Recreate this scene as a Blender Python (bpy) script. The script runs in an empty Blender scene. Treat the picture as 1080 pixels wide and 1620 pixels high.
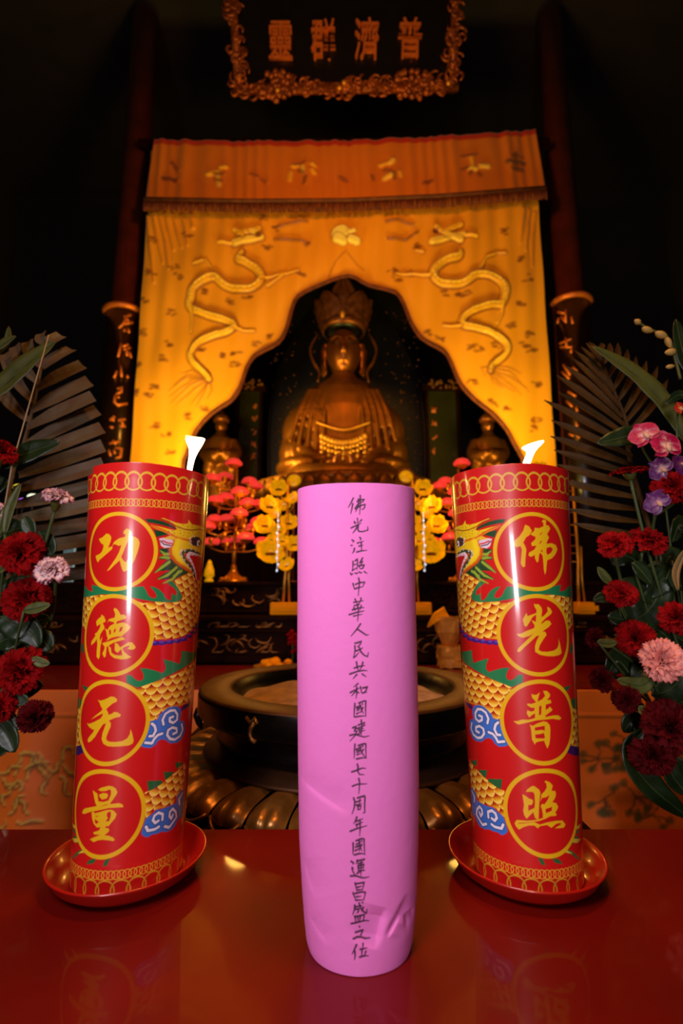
import bpy, bmesh, math, random
import numpy as np
from mathutils import Vector, Matrix, Euler
rnd = random.Random(7)
sc = bpy.context.scene
COL = sc.collection
PI = math.pi
# ------------------------------------------------------------------ camera, world, lights, exposure
EYE = 1.122                     # eye height; the near table top is at 0.80
FPX, PITCH = 793.0, 0.154       # focal length in pixels of the 1080x1620 frame, upward tilt
cam_d = bpy.data.cameras.new('camera'); cam = bpy.data.objects.new('camera', cam_d); COL.objects.link(cam)
cam.location = (0, 0, EYE); cam.rotation_euler = (PI/2 + PITCH, 0, 0)
cam_d.sensor_fit = 'VERTICAL'; cam_d.sensor_height = 36.0; cam_d.lens = FPX/1620*36
cam_d.clip_start = 0.02; cam_d.clip_end = 60
cam_d.dof.use_dof = True; cam_d.dof.focus_distance = 0.6; cam_d.dof.aperture_fstop = 4.5
sc.camera = cam
sc.view_settings.view_transform = 'Standard'; sc.view_settings.look = 'None'
sc.view_settings.exposure = 0.0; sc.view_settings.gamma = 1.0; sc.view_settings.use_curve_mapping = False
wd = bpy.data.worlds.new('world'); sc.world = wd; wd.use_nodes = True
bgn = wd.node_tree.nodes['Background']; bgn.inputs[0].default_value = (0.9, 0.5, 0.25, 1); bgn.inputs[1].default_value = 0.004

def light(name, kind, loc, power, color, size=0.1, target=None, size_y=None, spread=None, spot=None, blend=0.5):
    d = bpy.data.lights.new(name, kind); d.energy = power; d.color = color
    if kind == 'AREA':
        d.size = size
        if size_y: d.shape = 'RECTANGLE'; d.size_y = size_y
        if spread: d.spread = spread
    elif kind == 'SPOT':
        d.shadow_soft_size = size; d.spot_size = spot; d.spot_blend = blend
    else: d.shadow_soft_size = size
    o = bpy.data.objects.new(name, d); COL.objects.link(o); o.location = loc
    if target is not None:
        o.rotation_euler = (Vector(target) - Vector(loc)).to_track_quat('-Z', 'Y').to_euler()
    return o
# daylight through the hall's doorway behind the photographer, a tall narrow opening
light('doorway_daylight', 'AREA', (-0.75, -3.2, EYE-0.05), 50, (1.0, 0.90, 0.98), 0.52, (0, 0.6, EYE), 0.75)
# white hall lamp above and behind the photographer
light('hall_lamp', 'AREA', (-0.34, -0.12, EYE+0.60), 2.6, (1.0, 0.94, 1.0), 0.3, (0.0, 0.55, EYE+0.0), 0.3, spread=1.55)
# warm lamps of the altar
light('altar_lamp_left', 'AREA', (-0.95, 2.84, 1.70), 14, (1.0, 0.72, 0.10), 0.5, (-0.95, 3.30, 2.6), 0.25, spread=2.3)
light('altar_lamp_right', 'AREA', (0.95, 2.84, 1.70), 14, (1.0, 0.72, 0.10), 0.5, (0.95, 3.30, 2.6), 0.25, spread=2.3)
light('hanging_lamp', 'POINT', (0.0, 1.9, 3.7), 50, (1.0, 0.37, 0.04), 0.15)
light('altar_ceiling_lamp', 'SPOT', (0.25, 0.35, 3.3), 75, (1.0, 0.45, 0.09), 0.12, (0, 1.5, 0.7), spot=1.25)
light('lotus_lamp_glow_left', 'POINT', (-0.40, 2.12, EYE+0.36), 3.4, (1.0, 0.50, 0.08), 0.05)
light('lotus_lamp_glow_right', 'POINT', (0.45, 2.12, EYE+0.36), 3.4, (1.0, 0.50, 0.08), 0.05)
light('niche_lamp', 'SPOT', (-0.85, 3.15, 1.98), 75, (1.0, 0.72, 0.16), 0.06, (-0.1, 3.9, 2.2), spot=1.3)

# ------------------------------------------------------------------ helpers
def ray(px, py):
    x = (px-540)/FPX; y = (810-py)/FPX
    return Vector((x, math.cos(PITCH)-y*math.sin(PITCH), math.sin(PITCH)+y*math.cos(PITCH)))
def W(px, py, Y):
    """the point of the hall seen at a photo pixel, at depth Y metres"""
    d = ray(px, py); p = d*(Y/d.y); return Vector((p.x, p.y, p.z+EYE))
def WZ(px, py, Z):
    d = ray(px, py); p = d*((Z-EYE)/d.z); return Vector((p.x, p.y, Z))
def T(ox, oy, s, pts): return [(ox+x/s, oy+y/s) for x, y in pts]
def lin(r, g, b):
    f = lambda c: ((c/255+0.055)/1.055)**2.4 if c > 10 else c/255/12.92
    return (f(r), f(g), f(b))

def M(name, col, rough=0.5, metal=0.0, coat=0.0, coat_r=0.05, emit=None, es=0.0, noise=0.0, nscale=30, bump=0.0, bscale=60,
      attr=None, trans=0.0, sss=0.0, sheen=0.0, spec=None, alpha=None, metal_attr=False, col2=None):
    m = bpy.data.materials.new(name); m.use_nodes = True; nt = m.node_tree; b = nt.nodes['Principled BSDF']
    b.inputs['Roughness'].default_value = rough; b.inputs['Metallic'].default_value = metal
    b.inputs['Coat Weight'].default_value = coat; b.inputs['Coat Roughness'].default_value = coat_r
    if spec is not None: b.inputs['Specular IOR Level'].default_value = spec
    b.inputs['Base Color'].default_value = (*col, 1)
    L = nt.links
    tc = None
    def coord():
        nonlocal tc
        if tc is None: tc = nt.nodes.new('ShaderNodeTexCoord')
        return tc.outputs['Object']
    src = None
    if attr:
        a = nt.nodes.new('ShaderNodeAttribute'); a.attribute_name = attr; src = a.outputs['Color']
    if noise > 0:
        n = nt.nodes.new('ShaderNodeTexNoise'); n.inputs['Scale'].default_value = nscale; n.inputs['Detail'].default_value = 5
        L.new(coord(), n.inputs['Vector'])
        mx = nt.nodes.new('ShaderNodeMix'); mx.data_type = 'RGBA'; mx.blend_type = 'MIX' if col2 else 'MULTIPLY'
        if col2:
            rp = nt.nodes.new('ShaderNodeMapRange'); rp.inputs[1].default_value = 0.5-noise/2; rp.inputs[2].default_value = 0.5+noise/2
            L.new(n.outputs['Fac'], rp.inputs[0]); L.new(rp.outputs[0], mx.inputs[0])
            mx.inputs[7].default_value = (*col2, 1)
        else:
            mx.inputs[0].default_value = 1.0
            rp = nt.nodes.new('ShaderNodeMapRange'); rp.inputs[1].default_value = 0.3; rp.inputs[2].default_value = 0.7
            rp.inputs[3].default_value = 1-noise; rp.inputs[4].default_value = 1.0
            L.new(n.outputs['Fac'], rp.inputs[0]); L.new(rp.outputs[0], mx.inputs[7])
        if src: L.new(src, mx.inputs[6])
        else: mx.inputs[6].default_value = (*col, 1)
        src = mx.outputs[2]
    if src: L.new(src, b.inputs['Base Color'])
    if bump > 0:
        n2 = nt.nodes.new('ShaderNodeTexNoise'); n2.inputs['Scale'].default_value = bscale; n2.inputs['Detail'].default_value = 4
        L.new(coord(), n2.inputs['Vector'])
        bp = nt.nodes.new('ShaderNodeBump'); bp.inputs['Strength'].default_value = bump; bp.inputs['Distance'].default_value = 0.01
        L.new(n2.outputs['Fac'], bp.inputs['Height']); L.new(bp.outputs[0], b.inputs['Normal'])
    if emit:
        b.inputs['Emission Color'].default_value = (*emit, 1); b.inputs['Emission Strength'].default_value = es
    if trans: b.inputs['Transmission Weight'].default_value = trans
    if sss:
        b.inputs['Subsurface Weight'].default_value = sss; b.inputs['Subsurface Radius'].default_value = (0.01, 0.004, 0.004)
        b.inputs['Subsurface Scale'].default_value = 1.0
    if sheen: b.inputs['Sheen Weight'].default_value = sheen
    return m

def put(o, parent=None, label=None, cat=None, group=None, kind=None):
    if o.name not in COL.objects: COL.objects.link(o)
    if parent:
        o.parent = parent
        o.matrix_parent_inverse = PINV.get(parent.name, Matrix.Identity(4))
    if label: o['label'] = label
    if cat: o['category'] = cat
    if group: o['group'] = group
    if kind: o['kind'] = kind
    return o
PINV = {}
def thing(name, label, cat, loc=(0,0,0), group=None, rz=0.0):
    o = bpy.data.objects.new(name, None); o.empty_display_size = 0.05
    o.location = loc; o.rotation_euler = (0, 0, rz)
    put(o, None, label, cat, group)
    return o
def obj(name, bm, mat, parent=None, smooth=True, world=True, **kw):
    """bm in world coordinates (world=True): the mesh is moved into its parent's frame"""
    me = bpy.data.meshes.new(name)
    if isinstance(bm, bmesh.types.BMesh):
        bm.normal_update(); bm.to_mesh(me); bm.free()
    else:
        me = bm
    if parent is not None and world:
        mw = Matrix.LocRotScale(parent.location, parent.rotation_euler, None)
        if parent.parent: mw = Matrix.LocRotScale(parent.parent.location, parent.parent.rotation_euler, None) @ mw
        me.transform(mw.inverted())
    mats = mat if isinstance(mat, (list, tuple)) else [mat]
    for m in mats: me.materials.append(m)
    if smooth:
        for p in me.polygons: p.use_smooth = True
    o = bpy.data.objects.new(name, me)
    put(o, parent, kw.get('label'), kw.get('cat'), kw.get('group'), kw.get('kind'))
    return o
def top(name, bm, mat, label, cat, group=None, smooth=True, kind=None):
    """a thing that is one mesh, its origin at the base of its own mesh"""
    me = bpy.data.meshes.new(name); bm.normal_update()
    xs = [v.co for v in bm.verts]
    c = Vector((sum(v.x for v in xs)/len(xs), sum(v.y for v in xs)/len(xs), min(v.z for v in xs)))
    bmesh.ops.translate(bm, verts=bm.verts, vec=-c)
    bm.to_mesh(me); bm.free()
    for m in (mat if isinstance(mat, (list, tuple)) else [mat]): me.materials.append(m)
    if smooth:
        for p in me.polygons: p.use_smooth = True
    o = bpy.data.objects.new(name, me); o.location = c
    return put(o, None, label, cat, group, kind)
def dup(root, loc=None, rz=None, label=None, group=None):
    r = root.copy(); COL.objects.link(r)
    if loc is not None: r.location = loc
    if rz is not None: r.rotation_euler = (0, 0, rz)
    if label: r['label'] = label
    if group: r['group'] = group
    for ch in list(root.children):
        c = ch.copy(); COL.objects.link(c); c.parent = r
        for g in list(ch.children):
            d = g.copy(); COL.objects.link(d); d.parent = c
    return r
def sub(o, lv=1):
    m = o.modifiers.new('subsurf', 'SUBSURF'); m.levels = lv; m.render_levels = lv; return o

def new(): return bmesh.new()
def box(bm, c, s, rz=0.0, bev=0.0, mi=0, rot=None):
    r = bmesh.ops.create_cube(bm, size=1.0)
    mt = Matrix.Translation(Vector(c)) @ (rot.to_matrix().to_4x4() if rot else Matrix.Rotation(rz, 4, 'Z')) @ Matrix.Diagonal((*s, 1))
    bmesh.ops.transform(bm, matrix=mt, verts=r['verts'])
    fs = set(f for v in r['verts'] for f in v.link_faces)
    for f in fs: f.material_index = mi
    if bev > 0:
        es = list(set(e for v in r['verts'] for e in v.link_edges))
        bmesh.ops.bevel(bm, geom=es, offset=bev, segments=2, affect='EDGES', profile=0.5, material=-1)
def grid_faces(bm, rows, closed=True, cap0=False, cap1=False, mi=0):
    n = len(rows[0])
    for a, b in zip(rows[:-1], rows[1:]):
        for i in range(n if closed else n-1):
            j = (i+1) % n
            f = bm.faces.new((a[i], a[j], b[j], b[i])); f.material_index = mi
    if cap0: bm.faces.new(list(reversed(rows[0]))).material_index = mi
    if cap1: bm.faces.new(rows[-1]).material_index = mi
def lathe(bm, prof, c=(0,0,0), n=32, mi=0, sy=1.0, caps=True, fn=None):
    c = Vector(c); rows = []
    for r, z in prof:
        row = []
        for i in range(n):
            a = 2*PI*i/n
            rr = r if fn is None else fn(r, z, a)
            row.append(bm.verts.new(c + Vector((rr*math.cos(a), rr*math.sin(a)*sy, z))))
        rows.append(row)
    grid_faces(bm, rows, True, caps and prof[0][0] > 1e-6, caps and prof[-1][0] > 1e-6, mi)
def tube(bm, pts, r, n=8, mi=0, caps=True, flat=1.0):
    pts = [Vector(p) for p in pts]; rr = r if isinstance(r, (list, tuple)) else [r]*len(pts)
    rows = []; up = Vector((0.13, 0.21, 0.97)).normalized(); prev = None
    for i, p in enumerate(pts):
        t = (pts[min(i+1, len(pts)-1)] - pts[max(i-1, 0)]).normalized()
        if prev is None:
            a = t.cross(up)
            if a.length < 0.05: a = t.cross(Vector((1, 0, 0)))
            a.normalize()
        else:
            a = (prev - t*prev.dot(t)).normalized()
        prev = a; b = t.cross(a)
        rows.append([bm.verts.new(p + (a*math.cos(2*PI*k/n) + b*math.sin(2*PI*k/n)*flat)*rr[i]) for k in range(n)])
    grid_faces(bm, rows, True, caps, caps, mi)
def ell(bm, c, s, seg=16, rings=10, mi=0, rot=None):
    r = bmesh.ops.create_uvsphere(bm, u_segments=seg, v_segments=rings, radius=1.0)
    mt = Matrix.Translation(Vector(c)) @ (rot.to_matrix().to_4x4() if rot else Matrix.Identity(4)) @ Matrix.Diagonal((*s, 1))
    bmesh.ops.transform(bm, matrix=mt, verts=r['verts'])
    for f in set(f for v in r['verts'] for f in v.link_faces): f.material_index = mi
def spline(pts, n=8):
    """Catmull-Rom through points"""
    P = [Vector(p) for p in pts]
    if len(P) < 3: return P
    out = []
    for i in range(len(P)-1):
        p0 = P[max(i-1, 0)]; p1 = P[i]; p2 = P[i+1]; p3 = P[min(i+2, len(P)-1)]
        for k in range(n):
            t = k/n
            out.append(0.5*((2*p1) + (p2-p0)*t + (2*p0-5*p1+4*p2-p3)*t*t + (3*p1-p0-3*p2+p3)*t**3))
    out.append(P[-1]); return out
def leaf_mesh(bm, pts, widths, normal, fold=0.15, mi=0, cross=5, thick=0.0006, wave=0.0):
    """a blade along pts with half widths, folded along its midrib, with thickness"""
    pts = [Vector(p) for p in pts]; N = Vector(normal).normalized()
    T1, T2 = [], []
    for i, p in enumerate(pts):
        t = (pts[min(i+1, len(pts)-1)] - pts[max(i-1, 0)]).normalized()
        s = t.cross(N).normalized(); nn = s.cross(t)
        a, b = [], []
        for k in range(cross):
            u = k/(cross-1)*2-1
            q = p + s*u*widths[i] + nn*(abs(u)*fold*widths[i] + wave*widths[i]*math.sin(i*1.7+u*2))
            a.append(bm.verts.new(q + nn*thick)); b.append(bm.verts.new(q - nn*thick))
        T1.append(a); T2.append(list(reversed(b)))
    rows = [a+b for a, b in zip(T1, T2)]
    grid_faces(bm, rows, True, True, True, mi)

# ------------------------------------------------------------------ printing on surfaces: a canvas in surface units that becomes mesh colour
class Canvas:
    def __init__(s, u0, u1, v0, v1, res, base):
        s.u0, s.u1, s.v0, s.v1, s.res = u0, u1, v0, v1, res
        s.W = int(round((u1-u0)/res))+1; s.H = int(round((v1-v0)/res))+1
        s.U, s.V = np.meshgrid(np.linspace(u0, u1, s.W), np.linspace(v0, v1, s.H))
        s.c = np.zeros((s.H, s.W, 3), np.float32); s.c[:] = base
        s.h = np.zeros((s.H, s.W), np.float32)
    def win(s, P, pad):
        P = np.asarray(P, float); a = P.min(0)-pad; b = P.max(0)+pad
        i0 = max(0, int((a[0]-s.u0)/s.res)); i1 = min(s.W, int((b[0]-s.u0)/s.res)+2)
        j0 = max(0, int((a[1]-s.v0)/s.res)); j1 = min(s.H, int((b[1]-s.v0)/s.res)+2)
        return slice(j0, j1), slice(i0, i1)
    @staticmethod
    def segd(U, V, a, b):
        d = b-a; L = float(d@d)+1e-18
        t = np.clip(((U-a[0])*d[0]+(V-a[1])*d[1])/L, 0, 1)
        return np.hypot(U-a[0]-t*d[0], V-a[1]-t*d[1]), t
    def poly_cov(s, P, soft=None):
        P = np.asarray(P, float); soft = soft or s.res
        w = s.win(P, soft*2); U, V = s.U[w], s.V[w]
        if U.size == 0: return w, U
        D = np.full(U.shape, 1e9); ins = np.zeros(U.shape, bool)
        for i in range(len(P)):
            a, b = P[i], P[(i+1) % len(P)]
            D = np.minimum(D, s.segd(U, V, a, b)[0])
            if abs(b[1]-a[1]) > 1e-12:
                c = ((a[1] > V) != (b[1] > V)) & (U < (b[0]-a[0])*(V-a[1])/(b[1]-a[1])+a[0]); ins ^= c
        return w, np.clip(0.5+np.where(ins, D, -D)/soft, 0, 1)
    def blend(s, w, cov, col, alpha=1.0):
        k = (cov*alpha)[..., None]; s.c[w] = s.c[w]*(1-k)+np.asarray(col, np.float32)*k
    def poly(s, P, col, alpha=1.0, soft=None, h=None):
        w, c = s.poly_cov(P, soft)
        if c.size == 0: return
        s.blend(w, c, col, alpha)
        if h is not None: s.h[w] = np.maximum(s.h[w], c*h)
    def stroke_cov(s, P, wd, soft=None):
        P = np.asarray(P, float); wd = wd if isinstance(wd, (list, tuple)) else [wd]*len(P); soft = soft or s.res
        w = s.win(P, max(wd)+soft*2); U, V = s.U[w], s.V[w]
        if U.size == 0: return w, U
        D = np.full(U.shape, 1e9)
        for i in range(len(P)-1):
            d, t = s.segd(U, V, P[i], P[i+1]); D = np.minimum(D, d-(wd[i]+(wd[i+1]-wd[i])*t))
        return w, np.clip(0.5-D/soft, 0, 1)
    def stroke(s, P, wd, col, alpha=1.0, soft=None, h=None):
        w, c = s.stroke_cov(P, wd, soft)
        if c.size == 0: return
        s.blend(w, c, col, alpha)
        if h is not None: s.h[w] = np.maximum(s.h[w], c*h)
    def ring(s, c, r, hw, col, ax=1.0, alpha=1.0):
        w = s.win([c], r*max(1, ax)+hw*2+s.res*2); U, V = s.U[w], s.V[w]
        if U.size == 0: return
        d = np.abs(np.hypot((U-c[0])/ax, V-c[1])-r)-hw
        s.blend(w, np.clip(0.5-d/s.res, 0, 1), col, alpha)
    def scales(s, P, size, ang, c_edge, c_mid, c_root):
        """fish-scale pattern inside polygon P; the scales point along ang"""
        w, cov = s.poly_cov(P)
        if cov.size == 0: return
        U, V = s.U[w]/size, s.V[w]/size
        a = U*math.cos(ang)+V*math.sin(ang); b = -U*math.sin(ang)+V*math.cos(ang)
        out = np.zeros(U.shape+(3,), np.float32); out[:] = c_root
        j0 = np.floor(a/0.62)
        ce, cm, cr = (np.asarray(c, np.float32) for c in (c_edge, c_mid, c_root))
        for k in (1, 0, -1, -2):
            j = j0+k; off = np.mod(j, 2)*0.5; bi = np.floor(b-off+0.5)+off
            da, db = a-j*0.62, b-bi; r = np.hypot(da*0.78, db)
            m = (r < 0.56) & (da > -0.45)
            t = np.clip((da-0.02)/0.50, 0, 1)[..., None]
            col = np.where(t < 0.55, cr+(cm-cr)*(t/0.55), cm+(ce-cm)*((t-0.55)/0.45))
            edge = (np.abs(r-0.53) < 0.035)[..., None]
            col = np.where(edge, ce*1.0+np.float32(0.05), col)
            out = np.where(m[..., None], col, out)
        s.blend(w, cov, (0, 0, 0)); k = cov[..., None]
        s.c[w] = s.c[w]+out*k
    def sample(s, u, v):
        x = np.clip((u-s.u0)/s.res, 0, s.W-1.001); y = np.clip((v-s.v0)/s.res, 0, s.H-1.001)
        i, j = x.astype(int), y.astype(int); fx, fy = (x-i)[..., None], (y-j)[..., None]
        c = s.c
        return (c[j, i]*(1-fx)+c[j, i+1]*fx)*(1-fy)+(c[j+1, i]*(1-fx)+c[j+1, i+1]*fx)*fy

def grid_mesh(name, P, color=None, closed=False):
    """P: rows x cols x 3 -> mesh with quads and an optional colour per vertex"""
    h, w = P.shape[:2]; me = bpy.data.meshes.new(name)
    idx = np.arange(h*w).reshape(h, w)
    if closed: idx = np.concatenate([idx, idx[:, :1]], 1)
    q = np.stack([idx[:-1, :-1], idx[:-1, 1:], idx[1:, 1:], idx[1:, :-1]], -1).reshape(-1, 4)
    me.vertices.add(h*w); me.vertices.foreach_set('co', P.reshape(-1).astype(np.float32))
    n = len(q); me.loops.add(n*4); me.loops.foreach_set('vertex_index', q.reshape(-1).astype(np.int32))
    me.polygons.add(n); me.polygons.foreach_set('loop_start', np.arange(0, n*4, 4, dtype=np.int32))
    me.update(calc_edges=True)
    if color is not None:
        at = me.color_attributes.new('print', 'FLOAT_COLOR', 'POINT')
        c4 = np.ones((h*w, 4), np.float32); c4[:, :3] = color.reshape(-1, 3)
        at.data.foreach_set('color', c4.reshape(-1))
    return me
# ------------------------------------------------------------------ materials
RED = lin(200, 22, 20); GOLD = lin(226, 172, 18)
m_lacquer = M('red_lacquer', lin(112, 8, 1), 0.45, coat=0.38, coat_r=0.05, noise=0.25, nscale=6, bump=0.015, bscale=5, spec=0.2)
m_dish = M('red_plastic', lin(165, 20, 8), 0.28, coat=0.4, coat_r=0.1)
m_wax = M('red_wax', lin(170, 15, 12), 0.4, sss=0.2)
m_wrap = M('printed_film', (1, 1, 1), 0.32, coat=1.0, coat_r=0.10, attr='print')
m_wick = M('wick', (0.02, 0.015, 0.01), 0.9)
m_flame_tip = M('candle_flame_tip', (1, 0.6, 0.2), 0.5, emit=(1.0, 0.62, 0.16), es=2.6)
m_flame = M('candle_flame', (1, 0.8, 0.4), 0.5, emit=(1.0, 0.86, 0.60), es=9.0)
m_paper = M('pink_paper', (1, 1, 1), 0.75, attr='print', bump=0.05, bscale=120)
m_bronze = M('dark_bronze', lin(30, 24, 20), 0.32, metal=0.75, noise=0.5, nscale=18, bump=0.08, bscale=30)
m_brass = M('aged_brass', lin(160, 104, 42), 0.32, metal=0.6, noise=0.45, nscale=25, bump=0.06, bscale=60)
m_rimbrass = M('burner_rim_bronze', lin(92, 54, 28), 0.5, metal=0.6, noise=0.4, nscale=20, bump=0.05, bscale=50)
m_ash = M('incense_ash', lin(190, 140, 95), 0.95, noise=0.5, nscale=30, bump=0.5, bscale=25)
m_darkwood = M('dark_carved_wood', lin(38, 13, 4), 0.6, noise=0.6, nscale=14, bump=0.15, bscale=25, spec=0.03)
m_giltwood = M('gilt_on_wood', lin(150, 92, 30), 0.4, metal=0.6, noise=0.5, nscale=40)
m_cloth = M('yellow_cloth', (1, 1, 1), 0.55, attr='print', sheen=0.2, bump=0.04, bscale=200)
m_curtain = M('yellow_curtain', (1, 1, 1), 0.5, attr='print', sheen=0.25, bump=0.03, bscale=150)
m_fringe = M('curtain_fringe', lin(118, 46, 14), 0.7, noise=0.6, nscale=30)
m_gold = M('gold_leaf', lin(232, 160, 45), 0.34, metal=0.5, noise=0.3, nscale=14)
m_statue = M('gilded_statue', lin(150, 86, 24), 0.46, metal=0.8, noise=0.45, nscale=7, bump=0.1, bscale=14)
m_face = M('gilded_face', lin(150, 84, 32), 0.36, metal=0.8, noise=0.2, nscale=10)
m_gilt = M('gilt_characters', lin(232, 122, 46), 0.4, metal=0.35, noise=0.3, nscale=30)
m_black = M('black_lacquer', lin(14, 9, 6), 0.4, noise=0.4, nscale=10)
m_column = M('column_lacquer', lin(118, 44, 16), 0.45, noise=0.4, nscale=8, coat=0.3)
m_board = M('couplet_board_lacquer', lin(36, 17, 8), 0.3, coat=0.6, coat_r=0.12, noise=0.3, nscale=10)
m_wall = M('dark_hall_wall', lin(30, 20, 14), 0.9, noise=0.4, nscale=4)
m_floor = M('stone_floor', lin(60, 50, 42), 0.5, noise=0.4, nscale=5)
m_red_lamp = M('red_lotus_lamp', lin(235, 42, 36), 0.4, emit=(1.0, 0.06, 0.045), es=0.50, noise=0.3, nscale=60)
m_lampgold = M('lamp_gold_petals', lin(240, 150, 8), 0.25, metal=0.6, noise=0.5, nscale=40)
m_yellow_lamp = M('yellow_lotus_lamp', lin(245, 170, 6), 0.35, emit=(1.0, 0.50, 0.0), es=0.30, noise=0.6, nscale=50)
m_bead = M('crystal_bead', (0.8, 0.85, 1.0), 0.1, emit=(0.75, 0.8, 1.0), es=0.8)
m_green_glass = M('green_panel', lin(52, 50, 18), 0.25, coat=0.5, noise=0.3, nscale=6)
m_leaf = M('glossy_leaf', lin(36, 54, 22), 0.38, noise=0.45, nscale=25, bump=0.05, bscale=60)
m_leaf2 = M('olive_leaf', lin(92, 96, 38), 0.45, noise=0.35, nscale=25)
m_palm = M('dried_palm_leaf', lin(108, 102, 80), 0.5, noise=0.75, nscale=22, col2=lin(92, 50, 20), bump=0.1, bscale=80, spec=0.2)
m_palm2 = M('green_palm_leaf', lin(78, 52, 20), 0.6, noise=0.5, nscale=18, bump=0.1, bscale=80, spec=0.15)
m_stem = M('flower_stem', lin(70, 84, 40), 0.5, noise=0.3)
m_carn_red = M('red_carnation', lin(158, 3, 8), 0.75, noise=0.5, nscale=60, spec=0.1)
m_carn_dark = M('dark_red_carnation', lin(90, 2, 8), 0.75, noise=0.5, nscale=60, spec=0.1)
m_carn_pale = M('striped_carnation', (1, 1, 1), 0.65, attr='print', sheen=0.2)
m_orchid = M('orchid_petal', (1, 1, 1), 0.5, attr='print')
m_yellowpaper = M('gold_foil', lin(245, 160, 60), 0.4, metal=0.3, noise=0.3, nscale=30, bump=0.4, bscale=30)
m_plaque = M('yellow_plaque', lin(245, 150, 4), 0.7, spec=0.05)
m_pale = M('pale_glass_glow', lin(150, 190, 190), 0.4, emit=(0.5, 0.8, 0.85), es=0.22)  # glass, not a lamp: faint emission added for its backlit glimmer
# ------------------------------------------------------------------ the hall
def slab(name, c, s, m):
    bm = new(); box(bm, c, s); return obj(name, bm, m, None, smooth=False, kind='structure')
slab('floor', (0, 0.6, -0.05), (8.2, 10.2, 0.1), m_floor)
slab('wall_back', (0, 5.65, 3.0), (8.2, 0.1, 6.0), m_wall)
slab('wall_left', (-4.05, 0.6, 3.0), (0.1, 10.0, 6.0), m_wall)
slab('wall_right', (4.05, 0.6, 3.0), (0.1, 10.0, 6.0), m_wall)
slab('ceiling', (0, 0.6, 6.05), (8.2, 10.2, 0.1), m_wall)
# ------------------------------------------------------------------ tables
TE = 0.7437                     # far edge of the near table
def table(name, label, x0, x1, y0, y1, zt, th, mat, legw=0.06, apron=0.08, floor_z=0.0):
    t = thing(name, label, 'table', ((x0+x1)/2, (y0+y1)/2, floor_z))
    bm = new(); box(bm, ((x0+x1)/2, (y0+y1)/2, zt-th/2), (x1-x0, y1-y0, th), bev=0.004)
    obj('tabletop', bm, mat, t, smooth=False)
    for sx in (0, 1):
        for sy in (0, 1):
            bm = new(); box(bm, ((x0+legw, x1-legw)[sx], (y0+legw, y1-legw)[sy], (floor_z+zt-th)/2), (legw, legw, zt-th-floor_z), bev=0.004)
            obj('leg', bm, mat, t, smooth=False)
    if apron:
        for c, s in ((((x0+x1)/2, y0+legw, zt-th-apron/2), (x1-x0-2*legw, 0.02, apron)), (((x0+x1)/2, y1-legw, zt-th-apron/2), (x1-x0-2*legw, 0.02, apron))):
            bm = new(); box(bm, c, s); obj('apron', bm, mat, t, smooth=False)
    return t
table('offering_table', 'glossy red lacquered table under the candles, nearest the viewer', -0.85, 0.85, 0.12, TE, 0.80, 0.030, m_lacquer)
table('burner_stand', 'low dark stand behind the near table carrying the incense burner', -0.395, 0.395, 0.765, 1.545, 0.7500, 0.04, m_darkwood, apron=0.05)
table('altar_table', 'long red lacquered altar table with yellow cloth hanging down its front', -1.9, 1.9, 1.60, 2.06, 0.826, 0.012, m_lacquer, apron=0.0)

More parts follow.
